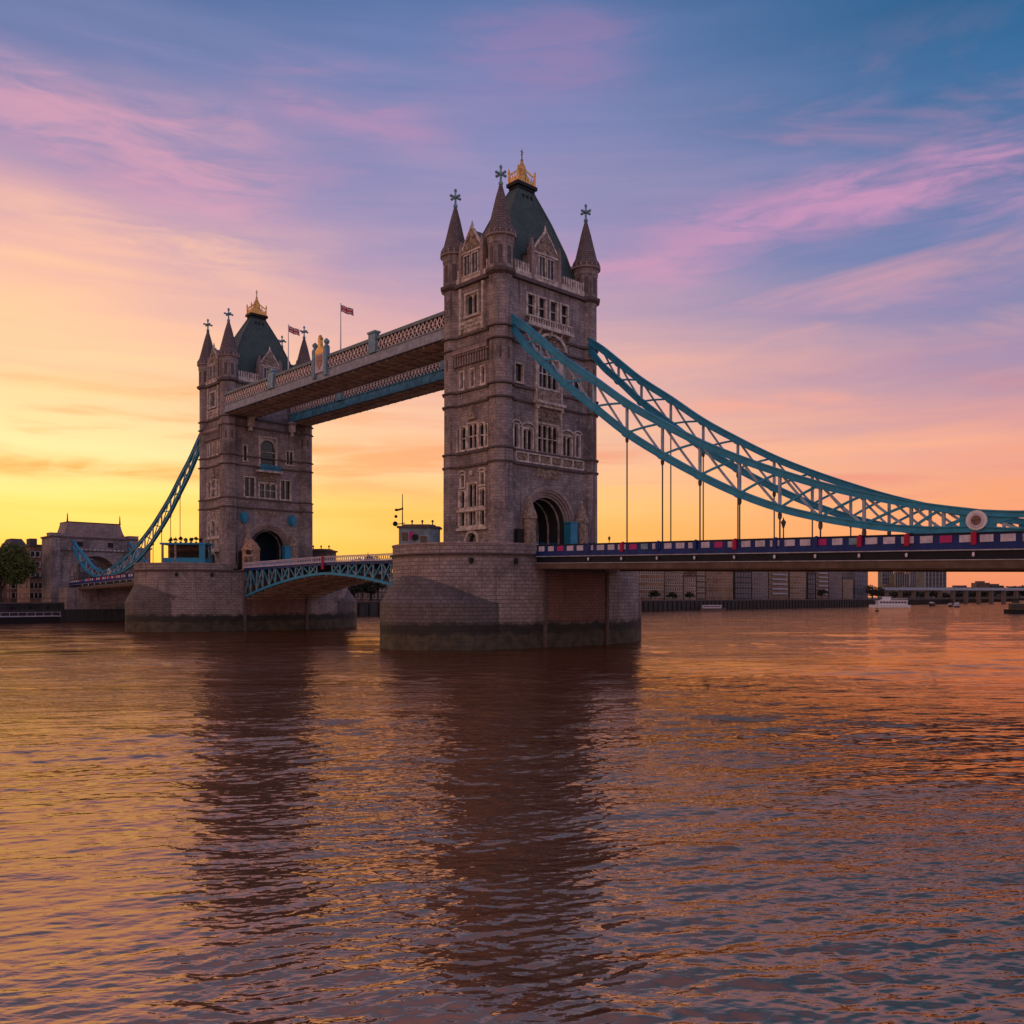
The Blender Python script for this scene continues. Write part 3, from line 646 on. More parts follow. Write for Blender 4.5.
            m = MB(); m.ball((cx, cy, 64.1), .34, 8, 6); m.lathe(cx, cy, [(.13,64.1), (.17,64.4), (.14,66.3), (.04,66.7)], 6)
            for ang in (0, pi/2):
                c_, s_ = cos(ang), sin(ang)
                m.bar((cx-.85*c_, cy-.85*s_, 65.4), (cx+.85*c_, cy+.85*s_, 65.4), .22, .26)
                for q in (-1, 1): m.ball((cx+q*.85*c_, cy+q*.85*s_, 65.4), .22, 6, 4)
            m.ball((cx, cy, 66.35), .24, 6, 4, 1.3); m.ball((cx, cy, 65.4), .34, 6, 4)
            m.build('cross_finial', M['tealp'], tu)
    # ---- parapet, dormers, roof
    m = MB()
    for F, S in ((FACE['px'], HY-1.6), (FACE['nx'], HY-1.6), (FACE['py'], HX-1.6), (FACE['ny'], HX-1.6)):
        sbox(m, F, -S, S, ZK+.15, ZK+1.0, -.35, .3)
        s = -S+.1
        while s < S-.2:
            if abs(s) > 2.6: sbox(m, F, s, s+.26, ZK+1.0, ZK+2.0, -.25, .15); m.prism([(s-.04, ZK+2.0), (s+.3, ZK+2.0), (s+.13, ZK+2.35)], -.25, .15, F)
            s += .52
    m.build('parapet', M['trim'], T)
    m = MB(); rings = [(4.6, 8.4, ZK-.05), (4.15, 7.6, 54.0), (3.2, 6.2, 58.5), (2.05, 4.1, 63.0), (.85, 1.6, 67.3)]
    for (a0, b0, z0), (a1, b1, z1) in zip(rings, rings[1:]):
        A = [(-a0,-b0,z0), (a0,-b0,z0), (a0,b0,z0), (-a0,b0,z0)]; B = [(-a1,-b1,z1), (a1,-b1,z1), (a1,b1,z1), (-a1,b1,z1)]
        for k in range(4): j = (k+1) % 4; m.face([A[k], A[j], B[j], B[k]])
    rf = m.build('roof', M['roof'], T)
    for i in range(3): 
        for sx in (-1, 1): m = MB(); m.box(min(sx*1.0, sx*1.28), max(sx*1.0, sx*1.28), -1.05+i*.85, -.7+i*.85, 65.9, 66.4); m.build('roof_vent', M['black'], rf)
    for sx in (-1, 1):
        for sy in (-1, 1):
            m = MB()
            for (a0, b0, z0), (a1, b1, z1) in zip(rings, rings[1:]): m.bar((sx*a0, sy*b0, z0), (sx*a1, sy*b1, z1), .2)
            m.build('hip_ridge', M['roof'], rf)
    m = MB(); m.box(-1.0, 1.0, -1.75, 1.75, 67.3, 67.7); m.box(-1.25, 1.25, -2.05, 2.05, 67.7, 68.2); m.build('roof_platform', M['black'], rf)
    # gold crown
    m = MB(); zc = 68.2; KS = (.70, .72, .95)
    CF = lambda x, y, z: (x*KS[0], y*KS[1], zc+(z-zc)*KS[2])
    for sx in (-1, 1):
        for sy in (-1, 1):
            m.lathe(sx*1.45, sy*2.4, [(.2,zc), (.16,zc+1.6), (.26,zc+1.75), (.24,zc+2.0), (.05,zc+2.5)], 6)
            m.bar((sx*1.3, sy*2.2, zc+1.5), (sx*.4, sy*.5, zc+2.6), .14, .3)
    for sx in (-1, 1):
        for i in range(7): y = -2.1+i*.7; m.prism([(y-.3, zc), (y+.3, zc), (y+.22, zc+.8), (y, zc+1.3), (y-.22, zc+.8)], sx*1.4-.05, sx*1.4+.05, lambda a_, b_, c_: (c_, a_, b_))
    for sy in (-1, 1):
        for i in range(4): x = -1.0+i*.67; m.prism([(x-.28, zc), (x+.28, zc), (x+.2, zc+.8), (x, zc+1.3), (x-.2, zc+.8)], sy*2.35-.05, sy*2.35+.05, lambda a_, b_, c_: (a_, c_, b_))
    m.lathe(0, 0, [(1.45,zc), (1.4,zc+1.2), (1.1,zc+1.7), (.85,zc+2.9), (.45,zc+3.4), (.3,zc+3.9)], 8)
    m.v = [CF(*p) for p in m.v]; cr = m.build('gold_crown', M['gold'], T)
    m = MB(); m.lathe(0, 0, [(.16,zc+3.5), (.12,zc+5.6), (.04,zc+5.9)], 6); m.ball((0,0,zc+4.0), .3, 8, 6); m.ball((0,0,zc+5.0), .2, 8, 5); m.bar((0,-.4,zc+5.4), (0,.4,zc+5.4), .1)
    m.v = [CF(*p) for p in m.v]; m.build('crown_rod', M['carved'], cr)
    for key, hw, dp, cs in (('px', 2.75, 3.0, OFF-.5), ('nx', 2.4, 3.0, 0), ('ny', 2.3, 4.0, -.1), ('py', 2.3, 4.0, 0)):
        F = FACE[key]; z0, z1, z2 = ZK+.1, 55.9, 59.3
        m = MB(); m.prism([(cs-hw,z0), (cs+hw,z0), (cs+hw,z1), (cs+hw*.55,z1+1.6), (cs,z2), (cs-hw*.55,z1+1.6), (cs-hw,z1)], -.5, .12, F)
        sbox(m, F, cs-hw+.1, cs+hw-.1, z0, z1-.1, -dp, -.503)
        for g in (-1, 1):
            s = cs+g*hw; sbox(m, F, s-.3, s+.3, z0, z1+.6, -.6, .34)
            m.prism([(s-.32,z1+.6), (s+.32,z1+.6), (s,z1+1.9)], -.3, .3, F)
        d_ = m.build('dormer', M['stone2'], T)
        m = MB(); m.prism([(cs-hw-.1,z1-.1), (cs+hw+.1,z1-.1), (cs,z2-.3)], -dp-1.2, -.505, F); m.build('dormer_roof', M['roof'], d_)
        m = MB()
        for g in (-1, 1):
            P = [(cs+g*hw, z1+.1), (cs+g*hw*.55, z1+1.7), (cs, z2+.1)]
            for (a_, b_), (c_, e_) in zip(P, P[1:]): m.bar(F(a_, b_, .1), F(c_, e_, .1), .3, .25)
        m.lathe(cs, 0, [(.15,z2), (.22,z2+.3), (.03,z2+1.0)], 6, 0, lambda a_, b_, c_, F=F: F(a_, c_, b_))
        sbox(m, F, cs-hw+.3, cs+hw-.3, z1-.15, z1+.1, .12, .3); m.build('gable_coping', M['trim'], d_)
        m = MB(); 
        for g in (-1, 1):
            a_, b_ = sorted((cs+g*.25, cs+g*1.45)); sbox(m, F, a_-.14, a_, z0+.9, z1-.5, .12, .3); sbox(m, F, b_, b_+.14, z0+.9, z1-.5, .12, .3); sbox(m, F, a_-.14, b_+.14, z1-.5, z1-.3, .12, .32)
            sbox(m, F, (a_+b_)/2-.05, (a_+b_)/2+.05, z0+.9, z1-.5, .12, .24)
        sbox(m, F, cs-1.75, cs+1.75, z0+.65, z0+.9, .12, .4); wf = m.build('dormer_window', M['trim'], d_)
        m = MB()
        for g in (-1, 1): a_, b_ = sorted((cs+g*.25, cs+g*1.45)); sbox(m, F, a_, b_, z0+.9, z1-.5, .118, .14)
        m.build('dormer_pane', M['glass'], d_)
        r_ = random.Random(5); m = MB(); m.prism([(cs-hw*.7,z1+.15), (cs+hw*.7,z1+.15), (cs,z2-1.0)], .1, .17, F)
        for i in range(14):
            u = r_.uniform(-.8, .8)*hw*.7; zz = z1+.3+r_.uniform(0, 1)*(2.6*(1-abs(u)/hw)); R__ = r_.uniform(.15, .34)
            m.prism([(cs+u+R__*cos(2*pi*k/7), zz+R__*sin(2*pi*k/7)) for k in range(7)], .11, r_.uniform(.2, .35), F)
        m.build('gable_carving', M['carved'], d_)
    return T
T1 = make_tower()
XF = -83.1
T2 = dup(T1, (XF, 0, 0), pi, 'smaller looking far stone tower at left with green roof and gold crown')

# ------------------------------------------------------------------ piers
def make_pier():
    P = thing('bridge_pier', 'massive near granite pier with dark green tide band, carrying the large tower', 'bridge pier', (0,0,0), 0, 'granite river piers')
    W_ = 11.5; NB = 18; nose = lambda t_, k=1.0: (W_*cos(t_)*k, 8+13.1*sin(t_)**.95*k)
    body = [(x, -y) for x, y in (nose(pi*i/NB) for i in range(NB+1))] + [(-x, y) for x, y in (nose(pi*i/NB) for i in range(NB+1))]
    F = lambda a, b, c: (a, b, c)
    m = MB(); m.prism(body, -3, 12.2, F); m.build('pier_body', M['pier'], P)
    def off(k): return [(x*k, y*(1+(k-1)*.6)) for x, y in body]
    m = MB(); m.prism(off(1.012), 12.2, 12.45, F); m.prism(off(1.03), 12.45, 12.6, F); m.build('pier_cornice', M['string'], P)
    # parapet wall ring with openings for the road
    pts = off(1.0); m = MB()
    for i in list(range(0,NB))+[99]+list(range(NB+1,2*NB+1)):
        if i == 99: m.build('parapet', M['pier'], P); m = MB(); continue
        a = np.array(pts[i]); b = np.array(pts[(i+1) % len(pts)])
        if abs(a[0]-b[0]) < .01 and abs(a[0]) > 11:    # road side
            continue
        d = (b-a)/np.linalg.norm(b-a); n = np.array((-d[1], d[0]))
        if n@(a+b) > 0: n = -n
        q = [a, b, b+n*.6, a+n*.6]; m.hexa([(*p, 12.6) for p in q]+[(*p, 13.75) for p in q])
    m.build('parapet', M['pier'], P)
    m = MB()
    for i in list(range(0,NB))+[99]+list(range(NB+1,2*NB+1)):
        if i == 99: m.build('parapet_coping', M['stone2'], P); m = MB(); continue
        a = np.array(pts[i])*1.006; b = np.array(pts[(i+1) % len(pts)])*1.006
        if abs(a[0]-b[0]) < .01 and abs(a[0]) > 11: continue
        d = (b-a)/np.linalg.norm(b-a); n = np.array((-d[1], d[0]))
        if n@(a+b) > 0: n = -n
        q = [a, b, b+n*.8, a+n*.8]; m.hexa([(*p, 13.753) for p in q]+[(*p, 13.95) for p in q])
    m.build('parapet_coping', M['stone2'], P)
    m = MB(); m.prism([(x*.985, y*.97) for x, y in body], 12.205, 12.68, F); m.build('pier_paving', M['deck'], P)
    # drain holes
    for sy in (-1, 1):
        e0, e1 = np.array((11.35, sy*10.6)), np.array((7.4, sy*18.2)); d = (e1-e0)/np.linalg.norm(e1-e0); n = np.array((-d[1], d[0]))*(-1 if sy < 0 else 1)
        if n[0] < 0: n = -n
        for t_ in (1.2, 3.9, 7.2):
            c = e0+d*t_
            for sx in (1, -1):
                m = MB(); pts_ = [c-d*.25-n*.2, c+d*.25-n*.2, c+d*.25+n*.55, c-d*.25+n*.55]
                m.hexa([(sx*p[0], p[1], 11.2) for p in pts_]+[(sx*p[0], p[1], 11.9) for p in pts_]); m.build('drain_hole', M['black'], P)
    # cutwaters with hipped caps
    for sy in (-1, 1):
        K_ = 20; m = MB(); out, inn = [], []
        for i in range(K_+1):
            u = -1+2*i/K_; c_ = max(0, cos(u*pi/2))
            out.append(((10.3 if sy < 0 else 9.4)*abs(sin(u*pi/2))**1.25*(1 if u > 0 else -1)+.6*c_, sy*(12.2+(12.0 if sy < 0 else 10.6)*c_**.85)))
            x, y = nose(pi/2-u*1.12, 1.004); inn.append((x, sy*y, 6.0+3.7*c_**1.3))
        for k in range(K_):
            m.face([(*out[k], -3), (*out[k+1], -3), (*out[k+1], 6.0), (*out[k], 6.0)])
            m.face([(*out[k], 6.0), (*out[k+1], 6.0), inn[k+1], inn[k]])
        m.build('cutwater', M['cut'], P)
    # iron panel below the roadway
    for sx in (-1, 1):
        m = MB(); x0, x1 = sorted((sx*W_, sx*(W_+.12))); m.box(x0, x1, -6.6, 5.6, 3.4, 10.2); m.build('rust_red_panel', M['rust'], P)
        m = MB(); x0, x1 = sorted((sx*W_, sx*(W_+.35)))
        for y in (-7.1, 5.6): m.box(x0, x1, y, y+.45, -2, 10.2)
        m.box(x0, x1, -7.2, 6.1, 10.2, 10.5); m.build('panel_frame', M['string'], P)
    return P
M['rust'] = mat('rust_red_brickwork', (.12,.05,.04), .85, build=masonry((.20,.115,.095), (.25,.14,.115), (.07,.04,.035), .9, .4, .03, .6, True))
PR = make_pier()
dup(PR, (XF, -2.1, 0), pi, 'far granite pier at left under the smaller looking tower, with a turquoise shelter', scale=(1, 1.11, .972))
FP = (XF, -1.3)

# ------------------------------------------------------------------ side spans: chains
UP = [(6.3,45.3),(8.8,43.6),(12,41.0),(16.2,37.6),(21.3,34.1),(26.6,30.3),(31.9,27.1),(37.1,24.2),(42.2,21.8),(47,19.8),(51.5,18.1),(56,16.7),(60.5,15.5),(63.4,14.85),(66.3,14.3)]
LO = [(6.3,44.3),(8.8,41.2),(12,38.4),(16.2,34.6),(21.3,30.7),(26.6,26.7),(31.9,23.4),(37.1,20.5),(42.2,18.0),(47,16.1),(51.5,14.8),(56,13.8),(60.5,13.15),(63.4,12.9),(66.3,12.85)]
UP2 = [(66.3,14.3),(70.5,13.9),(75,14.2),(80,15.5),(85,17.8),(90.5,20.2),(97,23.4)]
LO2 = [(66.3,12.85),(70.5,12.4),(75,12.4),(80,13.1),(85,14.4),(90.5,17.0),(97,21.6)]
def ptop(x): x = abs(x); return 13.75-.0225*max(0, x-11.5)
def curve(P, n=6):
    out = []
    for i in range(len(P)-1):
        p0 = P[max(0, i-1)]; p1 = P[i]; p2 = P[i+1]; p3 = P[min(len(P)-1, i+2)]
        for k in range(n):
            t_ = k/n
            out.append(tuple(.5*((2*p1[j])+(-p0[j]+p2[j])*t_+(2*p0[j]-5*p1[j]+4*p2[j]-p3[j])*t_*t_+(-p0[j]+3*p1[j]-3*p2[j]+p3[j])*t_**3) for j in (0, 1)))
    return out+[P[-1]]
def chord(m, P, th):
    C_ = curve(P)
    for (x0, z0), (x1, z1) in zip(C_, C_[1:]):
        def sec(x):
            return th(x)
        def ring(x, z, h_, w_): return [(x, -w_/2, z-h_/2), (x, w_/2, z-h_/2), (x, w_/2, z+h_/2), (x, -w_/2, z+h_/2)]
        for (w_, hh, dz) in ((.62, .12, 1), (.62, .12, -1), (.34, 1.0, 0)):
            a, b = sec(x0), sec(x1)
            if dz: r0 = ring(x0, z0+dz*a/2, hh, w_); r1 = ring(x1, z1+dz*b/2, hh, w_)
            else: r0 = ring(x0, z0, a-.06, w_); r1 = ring(x1, z1, b-.06, w_)
            m.hexa(r0+r1)
def make_chain():
    Cn = thing('suspension_chain', 'nearer turquoise lattice chain sweeping down from the large tower, over the right side span', 'suspension chain', (0,-8,0), 0, 'turquoise lattice suspension chains')
    th = lambda x: 1.12-.0090*min(x, 66)
    m = MB(); chord(m, UP, th); m.build('upper_chord', M['teal'], Cn)
    m = MB(); chord(m, LO, th); m.build('lower_chord', M['teal'], Cn)
    th2 = lambda x: .46
    m = MB(); chord(m, UP2, th2); m.build('upper_chord', M['teal'], Cn)
    m = MB(); chord(m, LO2, th2); m.build('lower_chord', M['teal'], Cn)
    for UU, LL, n0 in ((UP, LO, 2), (UP2, LO2, 1)):
        for i in range(n0, len(UU)-1):
            x, zu = UU[i]; _, zl = LL[i]
            if zu-zl > 1.2: m = MB(); m.bar((x,0,zl), (x,0,zu), .3, .26); m.build('chain_post', M['brace'], Cn)
        for i in range(n0-1, len(UU)-1):
            (xa, ua), (xb, ub) = UU[i], UU[i+1]; la, lb = LL[i][1], LL[i+1][1]
            if min(ua-la, ub-lb) < .9 and i > 4: continue
            for (p, q, bow, yy) in (((xa, ua), (xb, lb), .18, .09), ((xa, la), (xb, ub), -.12, -.09)):
                m = MB(); N_ = 6; pr = None
                for k in range(N_+1):
                    t_ = k/N_; c = (p[0]+(q[0]-p[0])*t_, yy, p[1]+(q[1]-p[1])*t_-bow*4*t_*(1-t_))
                    if pr: m.bar(pr, c, .16, .24)
                    pr = c
                m.build('chain_brace', M['brace'] if yy > 0 else M['teal'], Cn)
            # gusset plates
        for i in range(n0, len(UU)-1):
            for z in (UU[i][1], LL[i][1]):
                m = MB()
                x = UU[i][0]; kz = .62-.005*x; kz = max(.3, kz); m.prism([(x-.75, z-.1), (x-.3, z-kz), (x+.3, z-kz), (x+.75, z-.1), (x+.3, z+kz*.6), (x-.3, z+kz*.6)], -.2, .2, lambda a, b, c: (a, c, b)); m.build('gusset_plate', M['teal'], Cn)
    for (x, z) in LO[4:]+LO2[1:5]:
        if x in (63.4,): continue
        m = MB(); m.bar((x,0,z-.3), (x,0,ptop(x)-.9), .17, n=8)
        m.lathe(x, 0, [(.1,z-1.2), (.2,z-1.0), (.22,z-.7), (.15,z-.3)], 8); m.build('hanger_rod', M['string'], Cn)
    m = MB(); G = lambda a, b, c: (66.3+a, c, 13.6+b)
    def disc(m, r, lo, hi, n=28, k=1.0): m.prism([(r*cos(2*pi*i/n), r*k*sin(2*pi*i/n)) for i in range(n)], lo, hi, G)
    disc(m, .88, -.42, .42); rd = m.build('roundel', M['white'], Cn)
    m = MB(); disc(m, .42, -.5, .5, 20); m.build('roundel_shield', M['rust'], rd)
    m = MB(); disc(m, .66, -.455, .455, 24); m.build('roundel_ring', M['lilac'], rd)
    m = MB(); m.prism([(64.8,14.5), (66.3,14.2), (67.8,14.1), (67.8,12.9), (66.3,12.9), (64.8,13.0)], -.13, .13, lambda a, b, c: (a, c, b)); m.build('pin_plate', M['teal'], Cn)
    return Cn
CH = make_chain(); ix = build_index()
dup(CH, (0, 8, 0), 0, 'turquoise lattice chain behind the nearer one, dropping from the back edge of the large tower', ix)
dup(CH, (XF, -8, 0), pi, 'chain on the far left side span, outermost, reaching down from the far tower', ix)
dup(CH, (XF, 8, 0), pi, 'chain on the far left side span, mostly hidden behind the other left chain', ix)

# ------------------------------------------------------------------ decks
def lathe_lamp(m, x, y, z): 
    m.lathe(x, y, [(.14,z), (.09,z+.5), (.06,z+2.6), (.14,z+2.7)], 8); m.lathe(x, y, [(.12,z+2.7), (.28,z+3.3), (.3,z+3.4), (.08,z+3.75), (.02,z+4.0)], 6)
def parapet_side(par, y, sg, x0, x1, step=4.0):
    """edge beams following the road gradient; sg = outward direction in y"""
    xs = [x0]
    while xs[-1] < x1-.01: xs.append(min(x1, xs[-1]+step))
    def run(m, ya, yb, za, zb, a=None, b=None):
        for p, q in zip(xs, xs[1:]):
            P = lambda x, yy, dz: (x, y+sg*yy, ptop(x)+dz)
            m.hexa([P(p,ya,za), P(q,ya,za), P(q,yb,za), P(p,yb,za), P(p,ya,zb), P(q,ya,zb), P(q,yb,zb), P(p,yb,zb)])
    m = MB(); run(m, -.12, .12, -.12, 0); m.build('handrail', M['darkblue'], par)
    m = MB(); run(m, -.05, .03, -.98, -.12); run(m, -.2, .2, -1.5, -.98); m.build('parapet', M['blue'], par)
    m = MB(); run(m, -.2, .26, -1.6, -1.503); run(m, -.2, .26, -2.46, -2.38); m.build('moulding', M['line'], par)
    m = MB(); run(m, -.3, .05, -2.38, -1.6); m.build('fascia', M['darkblue'], par)
    m = MB(); run(m, -.6, .16, -3.15, -2.46); m.build('bottom_flange', M['flange'], par)
    x = x0+.9; i = 0
    while x < x1-.6:
        m = MB(); r_ = random.random(); mi_ = 1 if (i % 7 == 2) else (0 if r_ < .93 else 2)
        wd = random.uniform(.5, .6)
        P = lambda a, yy, dz: (a, y+sg*yy, ptop(x)+dz)
        m.hexa([P(x-wd,.03,-.86), P(x+wd,.03,-.86), P(x+wd,.075,-.86), P(x-wd,.075,-.86), P(x-wd,.03,-.22), P(x+wd,.03,-.22), P(x+wd,.075,-.22), P(x-wd,.075,-.22)])
        x += 1.7; i += 1; m.build('parapet_panel', M[('lilac','pink','tealp')[mi_]], par)
def make_side():
    S = thing('side_span', 'blue and white parapeted road deck running right from the large tower pier', 'bridge deck', (0,0,0), 0, 'road decks of the side spans')
    xs = np.linspace(11.2, 97, 20)
    m = MB()
    for p, q in zip(xs, xs[1:]):
        P = lambda x, y, dz: (x, y, ptop(x)+dz)
        m.hexa([P(p,-8.3,-1.6), P(q,-8.3,-1.6), P(q,8.3,-1.6), P(p,8.3,-1.6), P(p,-8.3,-1.15), P(q,-8.3,-1.15), P(q,8.3,-1.15), P(p,8.3,-1.15)])
    m.build('road_slab', M['asphalt'], S)
    m = MB(); x = 12.6
    while x < 97: m.box(x, x+.35, -8.1, 8.1, ptop(x)-2.9, ptop(x)-1.62); x += 2.6
    for y in (-5, -1.8, 1.8, 5):
        for p, q in zip(xs, xs[1:]): m.bar((p, y, ptop(p)-2.45), (q, y, ptop(q)-2.45), .35, 1.1)
    m.build('cross_girders', M['soffit'], S)
    for y, sg in ((-8.8, -1), (8.8, 1)): parapet_side(S, y, sg, 12.0, 97)
    for x, _ in LO[4:13]+[(66.3, 0)]+LO2[1:5]:
        if x == 63.4: continue
        for y, sg in ((-8.8, -1), (8.8, 1)):
            m = MB(); z = ptop(x); m.box(x-.22, x+.22, min(y-sg*.1, y+sg*.3), max(y-sg*.1, y+sg*.3), z-1.1, z-.02); m.prism([(x-.22, z-.02), (x+.22, z-.02), (x, z+.1)], y-.12, y+.12, lambda a, b, c: (a, c, b))
            m.build('parapet_pier', M['red'] if int(x) % 2 == 0 else M['blue'], S)
            m = MB(); m.lathe(x, y+sg*.3, [(.05,z-2.15), (.12,z-2.05), (.12,z-1.88), (.06,z-1.75)], 8); m.build('bracket_lamp', M['white'], S)
    return S
SS = make_side()
dup(SS, (XF, 0, 0), pi, 'dark blue road deck of the far left side span, running to the stone gate tower')

# lamps and small masts on the decks
def lamp(x, y, z, label, big=1.0):
    t_ = thing('street_lamp', label, 'street lamp', (x, y, z), 0, 'street lamps on the bridge')
    m = MB(); m.lathe(0, 0, [(.2*big,0), (.14*big,.3), (.07*big,.5), (.06*big,2.3*big), (.12*big,2.4*big)], 8); m.build('lamp_post', M['black'], t_)
    m = MB(); m.lathe(0, 0, [(.1*big,2.4*big), (.26*big,2.9*big), (.28*big,3.0*big), (.08*big,3.25*big), (.02*big,3.5*big)], 6); m.build('lantern', M['string'], t_)
    return t_
lamp(22.6, -6.6, ptop(22)-1.1, 'small dark street lamp on the right span, just right of the large tower', .62)
lamp(46.0, -5.5, ptop(46)-1.1, 'taller twin lamp on the right span between two hanger rods', 1.0)
lamp(57.5, 5.6, ptop(57)-1.1, 'lamp low behind the chains near the white roundel', .9)

# bascule leaves
def leaf(rz, loc, label):
    B = thing('bascule_leaf', label, 'bascule leaf', loc, rz, 'opening bascule leaves')
    # local: x from 0 (pier) to 30.05 (tip); loc at pier face
    Lh = 30.1
    def low(x): t_ = x/Lh; return 6.9+(11.0-6.9)*(1-(1-t_)**1.65)
    def top(x): return 13.75+.30*(x/Lh)
    xs = np.linspace(0, Lh, 13)
    m = MB()
    for p, q in zip(xs, xs[1:]): m.hexa([(p,-8.2,top(p)-1.5), (q,-8.2,top(q)-1.5), (q,8.2,top(q)-1.5), (p,8.2,top(p)-1.5), (p,-8.2,top(p)-1.1), (q,-8.2,top(q)-1.1), (q,8.2,top(q)-1.1), (p,8.2,top(p)-1.1)])
    m.build('road_slab', M['asphalt'], B)
    for y, sg in ((-8.4, -1), (8.4, 1)):
        m = MB()
        for p, q in zip(xs, xs[1:]): m.bar((p,y,low(p)), (q,y,low(q)), .5, .45)
        m.build('arched_chord', M['teal'], B)
        m = MB()
        for p, q in zip(xs, xs[1:]): m.bar((p,y,top(p)-1.35), (q,y,top(q)-1.35), .5, .5)
        m.build('top_chord', M['blue'], B)
        for i in range(1, 12):
            p = xs[i]
            m = MB(); m.bar((p,y,low(p)), (p,y,top(p)-1.35), .22); m.build('web_post', M['tealp'], B)
        for i in range(0, 11):
            p, q = xs[i], xs[i+1]; m = MB(); m.bar((p,y+.08,top(p)-1.4), (q,y+.08,low(q)), .22); m.build('web_brace', M['teal'], B)
            if i % 2 == 0: m = MB(); m.bar((p,y-.1,low(p)), (q,y-.1,top(q)-1.4), .2); m.build('web_brace', M['tealp'], B)
        m = MB()
        for p, q in zip(xs, xs[1:]): m.bar((p,y+sg*.3,top(p)-.06), (q,y+sg*.3,top(q)-.06), .18, .12); m.bar((p,y+sg*.3,top(p)-1.03), (q,y+sg*.3,top(q)-1.03), .18, .12)
        x = .2
        while x < Lh-.3:
            m.bar((x,y+sg*.3,top(x)-1.0), (x+.42,y+sg*.3,top(x)-.1), .07, .1); m.bar((x+.42,y+sg*.3,top(x)-1.0), (x,y+sg*.3,top(x)-.1), .07, .1); x += .6
        m.build('lattice_parapet', M['lilac'], B)
        m = MB(); m.box(Lh-.3, Lh-.02, min(y+sg*.3, y+sg*.5), max(y+sg*.3, y+sg*.5), top(Lh)-2.3, top(Lh)+.15); m.build('nose_post', M['red'], B)
    m = MB()
    for p, q in zip(xs, xs[1:]): m.hexa([(p,-8.1,low(p)-.1), (q,-8.1,low(q)-.1), (q,8.1,low(q)-.1), (p,8.1,low(p)-.1), (p,-8.1,low(p)+.05), (q,-8.1,low(q)+.05), (q,8.1,low(q)+.05), (p,8.1,low(p)+.05)])
    m.build('soffit', M['soffit'], B)
    m = MB()
    for i in range(0, 13): 
        p = min(xs[i], Lh-.3); m.box(p, p+.25, -8.1, 8.1, low(p)-.5, low(p)-.1)
    for y in (-4.2, 0, 4.2):
        for p, q in zip(xs, xs[1:]): m.bar((p,y,low(p)-.35), (q,y,low(q)-.35), .3, .5)
    m.build('soffit_ribs', M['soffit'], B)
    return B
lf = leaf(0, (XF+11.4, 0, 0), 'left leaf of the low opening span, turquoise arched truss beside the far pier')
dup(lf, (-11.4, 0, 0), pi, 'right leaf of the low opening span, running into the large near pier')

